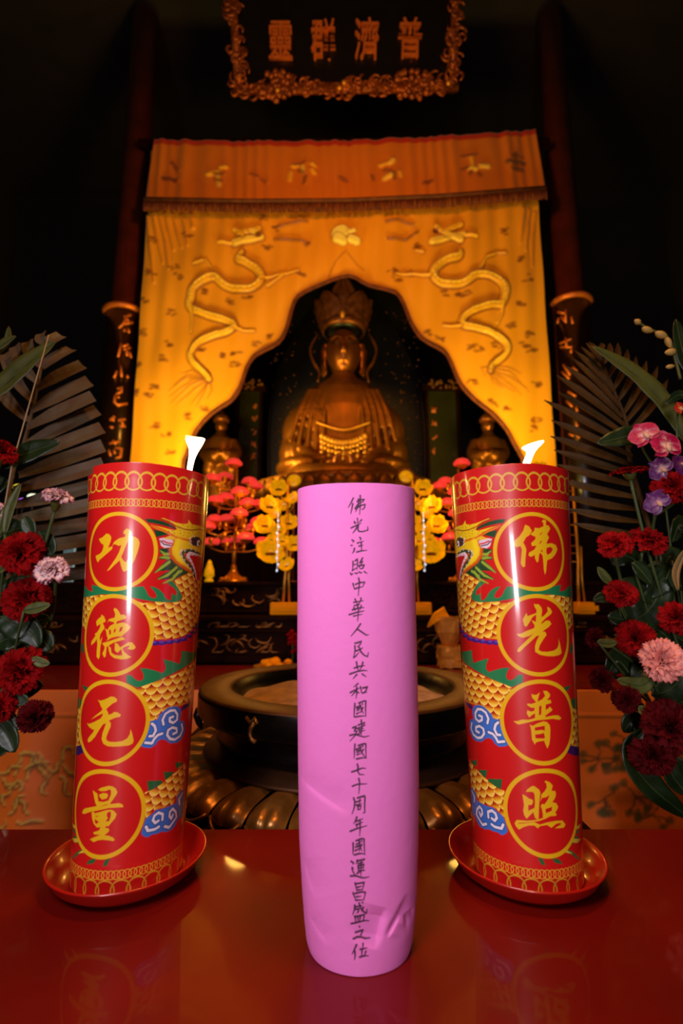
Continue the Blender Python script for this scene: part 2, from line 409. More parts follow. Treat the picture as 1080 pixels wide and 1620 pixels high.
# yellow embroidered cloth on the front of the altar table
def altar_cloth():
    Y0 = 1.585; z1, z0 = 0.822, 0.28
    cv = Canvas(-1.85, 1.85, z0, z1, 0.004, lin(240, 112, 8))
    rr = random.Random(5)
    cv.poly([(-1.85, 0.745), (1.85, 0.745), (1.85, 0.75), (-1.85, 0.75)], lin(200, 100, 14))
    def motif(cx, cz, s, k):
        for j in range(k):
            a = rr.uniform(0, 6.28); P = [(cx+s*rr.uniform(-1, 1), cz+s*rr.uniform(-1, 1))]
            for i in range(5):
                a += rr.uniform(-1.2, 1.2); P.append((P[-1][0]+s*0.3*math.cos(a), P[-1][1]+s*0.3*math.sin(a)))
            cv.stroke(P, [0.003, 0.006, 0.008, 0.008, 0.006, 0.003], lin(120, 62, 14), 0.8, soft=0.006, h=0.001)
            cv.stroke([(x, z+0.004) for x, z in P], 0.0028, lin(240, 190, 70), 0.8, soft=0.005, h=0.0018)
    for px, py in ((40, 1215), (20, 1290), (75, 1205), (15, 1240), (60, 1225)):
        p = W(px, py, Y0); motif(p.x, p.z, 0.05, 4)
    # sprigs on the right
    for px, py, s in ((945, 1200, .05), (970, 1195, .05), (1000, 1260, .06), (1030, 1290, .05), (955, 1265, .05), (985, 1170, .04)):
        p = W(px, py, Y0)
        for j in range(6):
            a = rr.uniform(0, 6.28); q = (p.x+s*math.cos(a), p.z+s*0.8*math.sin(a))
            cv.stroke([(p.x, p.z), ((p.x+q[0])/2+.01, (p.z+q[1])/2), q], [0.002, 0.003, 0.003], lin(96, 62, 14), 0.8, soft=0.005)
            cv.stroke([q, (q[0]+.008, q[1]+.004)], 0.009, lin(84, 74, 18), 0.8, soft=0.008)
    X, Z = np.meshgrid(np.linspace(-1.85, 1.85, 620), np.linspace(z0, z1, 130))
    d = (z1-Z)
    Yv = Y0-0.006*np.sin(X*34+2*np.sin(X*5))*np.clip(d*4, 0, 1)-0.004*np.sin(Z*55+X*3)*np.clip(d*5-0.4, 0, 1)*(0.6+0.4*np.sin(X*9))-0.012*np.clip(d-0.06, 0, 1)
    Yv -= 0.005*np.clip(1-np.abs(Z-0.748)/0.006, 0, 1)
    colr = cv.c[np.clip(((Z-z0)/cv.res).astype(int), 0, cv.H-1), np.clip(((X+1.85)/cv.res).astype(int), 0, cv.W-1)]
    hh = cv.h[np.clip(((Z-z0)/cv.res).astype(int), 0, cv.H-1), np.clip(((X+1.85)/cv.res).astype(int), 0, cv.W-1)]
    Yv -= hh
    me = grid_mesh('altar_cloth', np.stack([X, Yv-Y0, Z-z0], -1), colr)
    me.materials.append(m_cloth)
    for p in me.polygons: p.use_smooth = True
    o = bpy.data.objects.new('altar_cloth', me); o.location = (0, Y0, z0)
    put(o, None, 'yellow embroidered cloth hanging down the front of the long altar table', 'cloth')
    so = o.modifiers.new('thickness', 'SOLIDIFY'); so.thickness = 0.002
altar_cloth()

# ------------------------------------------------------------------ incense burner
def burner():
    cx, cy = 0.003, 1.150; z0 = 0.752; rimz = EYE-0.200
    t = thing('incense_burner', 'wide bronze incense burner on a ring of brass lotus petals behind the pink tablet', 'incense burner', (cx, cy, z0))
    bm = new()
    lathe(bm, [(0.001, rimz-0.075), (0.15, rimz-0.075), (0.21, rimz-0.050), (0.232, rimz-0.02), (0.238, rimz-0.003), (0.245, rimz), (0.300, rimz), (0.306, rimz-0.004), (0.307, rimz-0.012),
               (0.307, rimz-0.042), (0.303, rimz-0.048), (0.286, rimz-0.052), (0.272, rimz-0.058), (0.266, rimz-0.070), (0.270, rimz-0.082), (0.268, rimz-0.094), (0.256, rimz-0.104), (0.240, rimz-0.107), (0.001, rimz-0.107)], (cx, cy, 0), 96)
    for f in bm.faces:
        z = sum(v.co.z for v in f.verts)/len(f.verts); f.material_index = 1 if z > rimz-0.0035 else 0
    obj('bowl', bm, [m_bronze, m_rimbrass], t)
    bm = new(); rr = random.Random(2)
    prof = [(0.001, 0.004), (0.05, 0.003), (0.10, 0.001), (0.15, 0.0), (0.19, -0.004), (0.222, -0.010)]
    lathe(bm, [(r, rimz-0.022+z) for r, z in prof], (cx, cy, 0), 64, caps=False)
    for v in bm.verts: v.co.z += 0.004*math.sin(v.co.x*38)*math.cos(v.co.y*44)
    obj('ash', bm, m_ash, t)
    # lugs under the rim and worn crest on the side
    for a in (-PI+0.12, -0.12, PI*0.5):
        bm = new(); ca, sa = math.cos(a), math.sin(a)
        P = [(cx+ca*r, cy+sa*r, rimz+z) for r, z in ((0.304, -0.050), (0.309, -0.062), (0.305, -0.078), (0.300, -0.090))]
        tube(bm, P, [0.010, 0.010, 0.007, 0.003], 8); obj('lug', bm, m_bronze, t)
    for a0, L in ((-2.10, 1),):
        bm = new(); c2 = lambda u, v: (cx+0.3085*math.cos(a0+u), cy+0.3085*math.sin(a0+u), rimz+v)
        tube(bm, [c2(-0.03, -0.012), c2(0.0, -0.020), c2(0.03, -0.012), c2(0.05, -0.020)], 0.003, 6)
        tube(bm, [c2(0.03, -0.018), c2(0.005, -0.028), c2(0.0, -0.038), c2(0.012, -0.046), c2(0.04, -0.049)], 0.004, 6)
        obj('crest', bm, m_brass, t)
    # collar and sloping ring under the bowl
    bm = new(); lathe(bm, [(0.235, rimz-0.1045), (0.262, rimz-0.112), (0.290, rimz-0.119), (0.293, rimz-0.122), (0.289, rimz-0.126), (0.262, rimz-0.130), (0.255, rimz-0.150), (0.230, rimz-0.165), (0.001, rimz-0.165)], (cx, cy, 0), 96)
    obj('foot_ring', bm, m_rimbrass, t)
    bm = new(); lathe(bm, [(0.001, z0+0.001), (0.315, z0+0.001), (0.322, z0+0.006), (0.315, z0+0.012), (0.29, z0+0.014), (0.25, rimz-0.160), (0.001, rimz-0.160)], (cx, cy, 0), 96)
    obj('base', bm, m_bronze, t)
    # lotus petals
    N = 32
    def petal():
        bm = new(); n = 13; rows = []; m = 22
        for i in range(m):
            u = i/(m-1)
            r = 0.262+0.100*math.sin(min(1.0, u*1.05)*PI/2)
            z = (rimz-0.128)+(z0+0.005-(rimz-0.128))*(0.15*u+0.85*max(0, (u-0.15)/0.85)**2.6)
            wd = 0.5*2*PI*r/N*(0.80+0.16*math.sin(u*PI*0.9))
            if u > 0.86: wd *= 1-0.45*((u-0.86)/0.14)**2
            row = []
            for k in range(n):
                v = k/(n-1)*2-1
                groove = 0.0
                if u > 0.50: groove = -0.007*math.exp(-(v/0.13)**2)*min(1, (u-0.50)/0.10)
                panel = 0.002*(1 if (abs(v) < 0.62 and 0.16 < u < 0.48) else 0)+0.0022*(1 if (0.28 < u < 0.42 and 0.12 < abs(v) < 0.40) else 0)
                lip = 0.004*(1 if abs(v) > 0.82 else 0)
                bulge = 0.014*(1-v*v)*(0.25+0.75*u)+groove+panel
                row.append(bm.verts.new((r+bulge*0.75, v*wd, z+bulge*0.75-lip)))
            rows.append(row)
        grid_faces(bm, rows, False)
        return bm
    me = None
    for k in range(N):
        a = 2*PI*(k+0.30)/N-PI/2
        if me is None:
            o = obj('lotus_petal', petal(), m_brass, t, world=False); me = o.data
        else:
            o = bpy.data.objects.new('lotus_petal', me); put(o, t)
        o.location = (0, 0, -z0); o.rotation_euler = (0, 0, a)
    # curled outer edge of each petal
    bm = new()
    for u in range(1):
        P = []
        for i in range(9):
            v = i/8*2-1; P.append((0.372-0.016*v*v+0.006, v*0.031, z0+0.006+0.012*v*v))
        tube(bm, P, 0.0028, 6)
    o = obj('petal_rim', bm, m_brass, t, world=False); me2 = o.data
    o.location = (0, 0, -z0); o.rotation_euler = (0, 0, 2*PI*0.30/N-PI/2)
    for k in range(1, N):
        o = bpy.data.objects.new('petal_rim', me2); put(o, t); o.location = (0, 0, -z0); o.rotation_euler = (0, 0, 2*PI*(k+0.30)/N-PI/2)
burner()
# ------------------------------------------------------------------ the two dragon candles
CK = 0.0264
CPOS = {'L': (-0.2455, 0.633), 'R': (0.2145, 0.635)}
def crad(z): return 0.0598+(z+0.29)*CK         # z relative to the eye height
def on_candle(side, px, py):
    """photo pixel -> (arc length, height) on the candle's printed film"""
    d = ray(px, py); cx, cy = CPOS[side]; r0 = 0.0598+0.29*CK
    A = d.x**2+d.y**2-(CK*d.z)**2; B = -2*(d.x*cx+d.y*cy)-2*r0*CK*d.z; C = cx*cx+cy*cy-r0*r0
    t = (-B-math.sqrt(max(0, B*B-4*A*C)))/(2*A)
    x, y, z = d.x*t, d.y*t, d.z*t
    return math.atan2(x-cx, -(y-cy))*crad(z), z
GLYPH = {
 'gong': (140, 820, [[(190,350),(240,335),(290,290),(315,262),(370,275),(400,330),(390,390),(355,480),(350,510),(400,480),(420,500),(410,530),(330,600),(250,670),(190,720),(175,755),(155,735),(130,660),(135,640),(210,605),(245,560),(265,500),(270,455),(230,430),(205,390)],
   [(600,265),(610,215),(655,175),(700,190),(735,235),(725,310),(790,315),(850,355),(875,420),(860,500),(830,600),(790,710),(740,800),(680,880),(620,915),(590,895),(560,810),(540,720),(450,800),(370,880),(320,905),(400,790),(470,690),(530,580),(570,460),(520,470),(480,450),(440,440),(415,490),(420,460),(450,400),(530,345),(630,318),(635,275)]],
   [[(680,395),(760,390),(755,460),(730,560),(700,660),(645,755),(600,720),(565,660),(610,560),(650,450)]]),
 'de': (130, 950, [[(240,355),(290,300),(325,280),(330,240),(375,270),(405,345),(390,370),(350,385),(375,430),(385,470),(340,530),(310,580),(300,640),(305,700),(330,640),(345,620),(330,700),(310,800),(300,960),(280,1005),(245,960),(250,850),(260,740),(250,660),(210,720),(155,765),(160,700),(230,600),(215,570),(260,540),(310,450),(310,400),(255,440),(245,410)],
   [(540,150),(565,125),(610,155),(645,215),(655,245),(720,240),(755,270),(750,310),(690,325),(600,355),(580,400),(690,375),(760,390),(830,455),(790,510),(720,570),(680,610),(600,615),(500,640),(415,690),(440,650),(420,590),(410,520),(385,480),(440,500),(470,440),(550,395),(545,370),(500,360),(460,345),(430,380),(460,320),(560,290),(570,230)],
   [(340,730),(450,700),(560,660),(680,620),(740,660),(640,690),(540,720),(450,770),(490,810),(500,890),(560,930),(640,940),(690,935),(670,830),(600,895),(555,850),(560,720),(610,740),(650,800),(720,760),(790,715),(850,715),(890,760),(915,805),(880,835),(820,840),(775,820),(810,790),(800,765),(730,790),(690,820),(720,880),(780,930),(840,965),(760,1000),(660,1005),(540,980),(480,930),(455,860),(450,790),(420,780),(410,880),(400,960),(375,975),(345,910),(375,840),(385,790)]],
   [[(460,500),(490,500),(495,570),(465,590)],[(550,490),(580,475),(570,530),(535,560)],[(650,460),(700,445),(675,520),(630,540)]]),
 'wu': (125, 1095, [[(325,130),(370,145),(440,125),(540,75),(600,80),(650,120),(645,160),(570,195),(520,240),(465,290),(500,350),(500,385),(560,370),(600,335),(660,345),(715,385),(700,420),(620,435),(510,485),(545,530),(540,590),(500,680),(470,760),(470,815),(520,845),(620,850),(740,835),(820,790),(865,720),(880,630),(910,720),(930,820),(920,870),(850,910),(740,920),(600,930),(490,920),(420,880),(390,800),(405,700),(440,600),(465,530),(415,545),(350,640),(280,760),(210,840),(170,855),(155,820),(170,780),(250,680),(265,635),(235,635),(180,590),(145,530),(185,540),(270,505),(370,450),(405,400),(410,360),(330,400),(215,465),(290,395),(380,325),(405,290),(370,230),(355,180)]], []),
 'liang': (120, 1235, [[(295,160),(340,195),(375,220),(390,350),(480,360),(560,335),(600,240),(605,170),(580,145),(510,175),(430,175),(385,150),(440,115),(560,85),(630,95),(680,130),(710,190),(690,240),(630,330),(580,395),(660,390),(740,380),(800,405),(810,450),(700,455),(560,465),(400,500),(250,530),(150,565),(115,550),(130,500),(160,470),(260,450),(365,430),(340,380),(320,290)],
   [(400,235),(470,205),(540,215),(555,250),(530,300),(450,320),(410,270)],
   [(275,540),(310,525),(330,555),(420,530),(520,500),(600,490),(650,510),(700,570),(670,640),(620,700),(560,775),(520,770),(500,800),(560,810),(575,850),(540,890),(490,930),(560,935),(640,970),(665,1010),(640,1030),(560,1015),(460,1005),(380,1015),(310,1045),(245,1000),(300,970),(420,920),(320,915),(300,880),(400,845),(430,790),(360,795),(310,730),(285,650)]],
   [[(415,440),(540,395),(550,405),(430,440)],[(540,540),(600,520),(600,600),(570,690),(510,690),(550,640),(530,590)],[(330,650),(380,690),(410,690),(350,740),(330,700)],[(340,600),(400,595),(350,620)]]),
 'fo': (800, 815, [[(325,165),(390,190),(440,270),(400,340),(340,380),(290,470),(320,520),(345,590),(330,720),(320,880),(285,890),(250,830),(260,700),(270,590),(245,530),(170,550),(130,500),(150,430),(230,360),(290,270)],
   [(610,110),(640,75),(685,90),(680,170),(730,180),(755,230),(730,280),(700,320),(735,380),(700,450),(690,490),(780,480),(850,510),(880,580),(850,660),(780,740),(700,770),(690,850),(680,960),(660,1020),(640,930),(630,770),(620,690),(580,640),(560,680),(550,790),(525,810),(490,740),(490,680),(420,715),(380,690),(390,640),(480,590),(520,520),(440,530),(425,480),(500,410),(500,370),(430,340),(420,320),(480,270),(490,215),(560,225),(640,190),(635,130)]],
   [[(565,345),(600,300),(625,290),(600,330)],[(560,500),(590,440),(615,435),(590,480)],[(690,560),(760,540),(800,580),(770,640),(710,680),(685,640)],[(590,610),(610,590),(625,620),(605,635)]]),
 'guang': (805, 945, [[(415,105),(440,120),(490,115),(540,170),(555,220),(540,340),(590,310),(650,240),(640,160),(690,185),(725,250),(700,290),(620,350),(550,420),(540,460),(620,395),(680,400),(710,455),(660,510),(560,580),(610,590),(630,640),(580,710),(520,810),(495,890),(540,925),(640,930),(750,910),(810,870),(835,800),(830,700),(855,790),(885,950),(840,985),(740,1005),(620,1000),(520,980),(440,930),(435,840),(460,750),(510,650),(460,660),(360,760),(250,860),(180,935),(135,925),(155,870),(260,770),(370,660),(410,610),(340,660),(240,690),(170,670),(125,625),(200,620),(300,570),(420,525),(430,480),(375,390),(450,420),(455,290),(390,340),(340,430),(290,505),(255,480),(230,380),(290,265),(310,320),(370,300),(460,265),(460,210),(430,170)]], []),
 'pu': (805, 1085, [[(380,135),(420,155),(470,150),(520,110),(500,180),(480,270),(560,230),(610,170),(575,85),(640,85),(690,140),(690,180),(640,240),(700,240),(715,290),(620,320),(620,410),(670,380),(690,350),(735,410),(690,450),(610,510),(620,530),(740,505),(830,500),(885,550),(850,580),(740,560),(560,580),(460,590),(300,630),(160,660),(120,640),(75,600),(140,600),(230,575),(330,580),(440,550),(440,470),(400,490),(340,540),(300,470),(310,415),(370,440),(430,425),(430,370),(380,375),(310,330),(310,300),(380,310),(460,280),(390,200)],
   [(350,660),(400,685),(480,640),(580,605),(640,615),(690,670),(700,740),(695,900),(680,1000),(650,1070),(610,980),(595,935),(500,950),(450,970),(440,1005),(390,920),(380,800),(370,720)]],
   [[(510,345),(550,340),(545,490),(505,500)],[(435,710),(605,680),(605,770),(560,750),(440,765)],[(440,830),(540,820),(590,800),(610,880),(590,900),(450,895)]]),
 'zhao': (805, 1225, [[(225,335),(280,365),(340,410),(400,430),(405,480),(380,520),(325,520),(325,620),(430,570),(440,480),(430,330),(400,295),(330,295),(285,295),(310,250),(390,195),(430,200),(510,260),(530,310),(515,420),(505,600),(500,750),(480,770),(440,740),(410,640),(340,710),(300,755),(260,700),(240,620),(255,520),(240,420)],
   [(600,130),(620,105),(690,135),(740,190),(725,250),(720,280),(780,280),(795,330),(780,400),(730,470),(800,490),(830,550),(810,610),(780,640),(805,690),(790,705),(700,710),(620,750),(570,730),(575,690),(560,600),(535,540),(560,500),(600,510),(650,440),(690,350),(620,390),(560,400),(520,460),(545,390),(545,340),(600,290),(640,220),(630,150)],
   [(95,830),(130,775),(200,780),(300,790),(450,775),(600,735),(640,745),(500,795),(370,812),(160,825),(160,838),(300,830),(420,810),(520,855),(650,815),(800,790),(900,785),(955,850),(930,905),(860,915),(775,920),(820,890),(880,850),(870,825),(800,840),(750,880),(720,910),(640,860),(520,880),(490,920),(430,870),(330,870),(240,900),(170,940),(120,890)]],
   [[(615,590),(730,550),(720,620),(625,660)]]),
}
A_ = lambda p: T(220, 800, 9, p)
B_ = lambda p: T(200, 900, 7.714, p)
C_ = lambda p: T(190, 1040, 8.307, p)
D_ = lambda p: T(200, 1180, 9, p)
E_ = lambda p: T(100, 900, 7.364, p)
G_ = lambda p: T(100, 1120, 5.786, p)
def candle_print(side, glyphs):
    mir = side == 'R'
    cv = Canvas(-0.14, 0.14, -0.325, 0.15, 0.00042, RED)
    SL, SR = -0.0076, 0.0028
    def mp(P):
        q = [on_candle('L', x, y) for x, y in P]
        return [(SR-(s-SL), z) for s, z in q] if mir else q
    mm = lambda *v: tuple(v)
    green, dgreen = lin(34, 120, 70), lin(22, 66, 34)
    sc_e, sc_m, sc_r = lin(246, 206, 74), lin(228, 150, 24), lin(172, 26, 8)
    # body of the dragon, three visible coils that pass behind the medallions
    ang = PI*0.5
    def band(P, a): cv.scales(mp(P), 0.0122, (PI-a) if mir else a, sc_e, sc_m, sc_r)
    band(A_([(690,960),(760,950),(800,1080),(850,1050),(890,960)])+B_([(925,100),(910,250),(893,400),(885,520),(868,640),(832,700),(780,765),(690,815),(560,852),(340,860),(200,860)])+
         [(200,1015),(160,1000),(140,1000),(128,985),(127,945),(150,940),(200,945)]+A_([(60,1390),(200,1368),(420,1378),(600,1365),(620,1290),(560,1180),(470,1080)]), -PI*0.62)
    band(C_([(215,410),(360,350),(560,280),(760,200),(880,120),(970,60),(962,150),(947,300),(937,480),(890,590),(820,620),(740,640),(640,660),(560,720),(500,800),(400,840),(200,900)])+
         [(200,1180),(140,1180),(117,1180),(119,1125),(160,1100),(200,1095)], -PI*0.5)
    band(D_([(260,660),(290,650),(420,580),(550,490),(660,400),(750,320),(830,220),(835,300),(815,500),(795,620),(710,700),(650,830),(560,870),(450,890),(380,920),(310,1000),(240,1050)]), -PI*0.62)
    # purple belly beads
    for i in range(9):
        t = i/8; P = B_([(345,905),(430,903),(520,893),(610,880),(690,860),(760,822),(815,775),(850,720),(870,680)])
        x, y = P[i]; r = (7-2.2*t)
        el = [(x+r*1.05*math.cos(a), y+r*0.55*math.sin(a)) for a in [k*PI/8 for k in range(16)]]
        cv.poly(mp(el), lin(58, 28, 120)); el2 = [(x+r*0.5*math.cos(a)-r*.2, y-1.5+r*0.25*math.sin(a)) for a in [k*PI/6 for k in range(12)]]
        cv.poly(mp(el2), lin(112, 78, 180), 0.8, soft=0.002)
    cv.poly(mp(C_([(790,660),(830,625),(890,600),(915,570),(900,640),(850,670),(790,710)])), lin(50, 26, 100))
    cv.poly(mp([(117,1182),(130,1178),(134,1190),(126,1194),(116,1195)]), lin(48, 24, 90))
    # green fins
    cv.poly(mp(A_([(0,1150),(60,1150),(100,1210),(130,1280),(180,1315),(235,1315),(245,1280),(215,1220),(150,1150),(210,1155),(290,1200),(340,1250),(370,1310),(420,1350),(450,1340),(460,1240),(500,1275),(530,1270),(530,1220),(490,1170),(430,1130),(400,1110),(430,1085),(480,1080),(560,1180),(610,1290),(590,1350),(500,1375),(400,1375),(200,1365),(60,1340),(0,1325)])+[(200,944),(165,940),(129,947),(127,925),(136,928),(140,934),(147,936),(145,925),(170,930),(200,930)]), green)
    cv.poly(mp(B_([(850,1000),(830,1010),(800,1020),(700,1005),(665,1000),(665,1060),(640,1160),(560,1130),(440,1100),(470,1180),(470,1230),(430,1270),(350,1240),(250,1215),(165,1210),(200,1270),(210,1320),(190,1360),(140,1365),(100,1340),(60,1300),(0,1290),(0,1390),(130,1450),(220,1420),(360,1370),(450,1330),(560,1275),(680,1210),(790,1140),(840,1090)])), green)
    for P in (D_([(290,495),(490,490),(520,520),(400,600),(310,645)]), D_([(525,370),(670,365),(620,430),(560,480),(540,470)]), D_([(690,230),(800,240),(760,290),(700,325)]),
              E_([(225,1345),(295,1380),(270,1430),(250,1400)]), E_([(165,1490),(215,1505),(225,1560),(200,1620),(160,1640)]), E_([(205,900),(235,860),(245,960),(225,990)]),
              G_([(85,1370),(150,1300),(220,1290),(160,1330),(90,1385)]), G_([(215,1430),(240,1390),(310,1370),(280,1420)]), G_([(360,1450),(385,1390),(435,1370),(400,1440)]), G_([(90,1150),(140,1180),(180,1250),(140,1240)]), G_([(85,1090),(125,1120),(115,1150)])):
        cv.poly(mp(P), lin(28, 96, 50))
    for P in (G_([(90,1050),(120,1080),(130,1110),(95,1090)]), G_([(85,1190),(130,1190),(165,1220),(110,1230)]), G_([(135,1330),(180,1300),(230,1310),(180,1325)])):
        cv.poly(mp(P), lin(214, 190, 60))
    # clouds
    def cloud(blue, swirls):
        cv.poly(mp(blue), lin(52, 110, 196), soft=0.0008)
        for s in swirls: cv.stroke(mp(s), 0.0021, lin(14, 22, 44))
        for s in swirls: cv.stroke(mp(s), 0.0014, lin(226, 218, 236))
    cloud(C_([(380,840),(410,830),(480,820),(510,760),(560,710),(620,660),(700,640),(760,650),(790,700),(790,760),(770,830),(830,840),(845,900),(840,980),(790,1080),(740,1120),(650,1130),(600,1090),(540,1075),(490,1100),(460,1150),(400,1190),(320,1185),(270,1165)]),
          [C_([(565,880),(552,820),(590,740),(650,700),(710,695),(745,750),(740,820),(690,860),(645,840),(645,795),(690,778)]),
           C_([(800,880),(815,950),(780,1030),(710,1080),(650,1070),(612,1020),(625,955),(680,920),(735,935),(735,985),(690,1005)]),
           C_([(330,1120),(415,1128),(445,1070),(490,1020),(548,1000)]), C_([(415,870),(450,900),(465,960),(430,1030),(385,1035)])])
    cloud(D_([(270,1040),(300,1010),(360,970),(420,910),(520,890),(620,850),(700,810),(720,700),(780,620),(815,650),(805,900),(795,1000),(730,1040),(690,1130),(640,1190),(560,1225),(490,1220),(430,1250),(360,1260),(300,1300),(250,1290),(205,1250),(230,1150)]),
          [D_([(275,1150),(300,1205),(400,1185),(455,1150)]), D_([(505,1050),(512,970),(450,950),(395,990),(372,1055),(405,1095),(450,1065)]),
           D_([(540,1145),(600,1160),(645,1100),(705,1010),(695,940),(650,895),(612,940),(605,1000),(632,1035),(655,980)]), D_([(748,830),(740,760),(790,670)])])
    # dragon's head
    Yel, Ora = lin(232, 190, 24), lin(214, 92, 20)
    for P in ([(80,185),(200,190),(330,220),(450,270),(510,310),(540,345),(400,295),(200,250),(120,240)], [(205,340),(350,370),(450,405),(340,425),(245,450)],
              [(285,615),(420,605),(430,690),(300,690)], [(280,725),(420,690),(450,770),(280,765)],
              [(200,960),(280,880),(400,770),(470,760),(530,810),(640,890),(730,945),(640,985),(540,1030),(450,1090),(310,1115),(480,1030),(380,1050),(235,1050),(330,980),(440,920),(300,930)]):
        cv.poly(mp(A_(P)), dgreen, soft=0.0008)
    for P in ([(230,950),(320,880),(430,800)], [(270,1045),(400,990),(530,880)], [(340,1105),(470,1050),(560,940)], [(300,640),(360,690),(420,690)], [(290,740),(360,735),(420,745)], [(480,1000),(600,930)]):
        cv.stroke(mp(A_(P)), [0.0005]+[0.0016]*(len(P)-1), lin(150, 172, 50), 0.9, soft=0.0012)
    head = A_([(310,180),(340,175),(420,205),(520,240),(620,262),(690,255),(700,200),(745,265),(860,290),(925,330),(918,420),(905,600),(905,660),(870,700),(760,660),(680,640),(640,700),(700,800),(770,900),(762,955),(700,940),(640,890),(540,830),(470,760),(430,680),(430,600),(490,560),(480,480),(520,460),(400,400),(330,365),(200,312),(175,278),(300,300),(420,332),(500,352),(540,335),(480,250),(380,212)])
    cv.poly(mp(head), Yel)
    cv.stroke(mp(A_([(175,285),(300,330),(420,390),(520,450),(720,500)])), 0.0013, Ora, soft=0.0016)
    cv.stroke(mp(A_([(310,185),(420,225),(520,290),(640,335),(740,350),(850,335),(910,360)])), 0.0007, lin(150, 60, 20), soft=0.001)
    cv.stroke(mp(A_([(485,500),(440,600),(450,700),(520,800),(640,880),(740,950)])), 0.0020, lin(206, 70, 18), 0.9, soft=0.002)
    cv.stroke(mp(A_([(560,500),(530,620),(560,720),(620,790)])), 0.0032, lin(246, 212, 30), 0.8, soft=0.004)
    for (x, y) in [(560,320),(630,275),(690,300),(750,300),(590,395),(640,380),(630,425),(690,440),(760,380),(820,390),(470,360),(500,390),(420,370),(700,390),(790,420),(850,380),(585,350)]:
        cv.ring(mp(A_([(x, y)]))[0], 0.0003, 0.0003, lin(40, 50, 20))
    cv.poly(mp(A_([(285,470),(350,455),(440,475),(490,505),(450,590),(360,605),(310,570)])), lin(222, 196, 204), soft=0.0008)
    cv.stroke(mp(A_([(300,500),(350,550),(450,570)])), 0.0006, lin(40, 40, 60)); cv.stroke(mp(A_([(330,500),(400,530),(460,540)])), 0.0010, lin(206, 60, 70), soft=0.001)
    cv.poly(mp(A_([(340,465),(440,425),(520,450),(480,490),(420,480)])), lin(226, 178, 40), soft=0.0008)
    cv.poly(mp(A_([(735,465),(790,440),(850,450),(890,520),(840,590),(760,565),(725,520)])), lin(66, 40, 46), soft=0.0008)
    cv.poly(mp(A_([(820,500),(850,490),(862,530),(845,580),(815,570)])), lin(240, 236, 240)); cv.poly(mp(A_([(835,520),(856,520),(856,570),(838,560)])), (0.005, 0.005, 0.005))
    for x, y in ((735,475),(745,515),(790,445),(745,555)): cv.stroke(mp(A_([(x, y), (x-25, y-22)])), 0.0005, lin(240, 220, 210))
    cv.poly(mp(A_([(690,690),(760,690),(885,715),(905,760),(880,1000),(830,1000),(790,860),(730,760)])), lin(200, 16, 22))
    cv.stroke(mp(A_([(600,690),(640,650),(740,640),(850,695)])), 0.0022, lin(58, 70, 46), soft=0.0012)
    cv.stroke(mp(A_([(620,690),(650,770),(710,840),(755,900),(785,1000)])), 0.0020, lin(58, 70, 46), soft=0.0012)
    for x, y in ((600,640),(590,680),(605,720),(650,635),(740,615),(800,640),(640,780),(690,850),(735,900),(770,960)):
        cv.ring(mp(A_([(x, y)]))[0], 0.0012, 0.0004, lin(226, 200, 180))
    cv.stroke(mp(A_([(690,710),(720,680),(780,690),(880,725)])), [0.0022, 0.0022, 0.0017, 0.0010], lin(232, 206, 206))
    cv.stroke(mp(A_([(690,720),(735,785),(770,860),(800,960),(812,1050)])), [0.0022, 0.0018, 0.0016, 0.0014, 0.0010], lin(232, 206, 206))
    for q in ((715,760),(745,810),(765,860),(785,910),(797,960),(740,690),(790,702),(835,715)): cv.stroke(mp(A_([(q[0]-16, q[1]+5), (q[0]+14, q[1]-5)])), 0.0003, lin(120, 70, 70))
    # medallions
    cs = SR if mir else SL
    for k, g in enumerate(glyphs):
        cz = 0.0430-0.0922*k
        w = cv.win([(cs, cz)], 0.047); U, V = cv.U[w], cv.V[w]; r = np.hypot(U-cs, V-cz)
        cv.blend(w, np.clip(0.5-(r-0.0430)/cv.res, 0, 1), RED)
        cv.ring((cs, cz), 0.0424, 0.0022, GOLD)
        ox, oy, polys, holes = GLYPH[g]
        f = lambda P: [on_candle(side, x, y) for x, y in T(ox, oy, 10.8, P)]
        for P in polys: cv.poly(f(P), GOLD)
        for P in holes: cv.poly(f(P), RED)
    # chains of rings at both ends
    for z0, r, n, hw in ((0.1225, 0.0095, 31, 0.00092), (0.0985, 0.0042, 80, 0.0005), (-0.2935, 0.0042, 70, 0.00045), (-0.3085, 0.0098, 24, 0.00075)):
        ln = 2*PI*crad(z0)
        for i in range(n):
            s = -ln/2+ln*i/n
            if -0.145 < s < 0.145: cv.ring((s, z0), r, hw, lin(214, 160, 40), ax=0.97)
    return cv
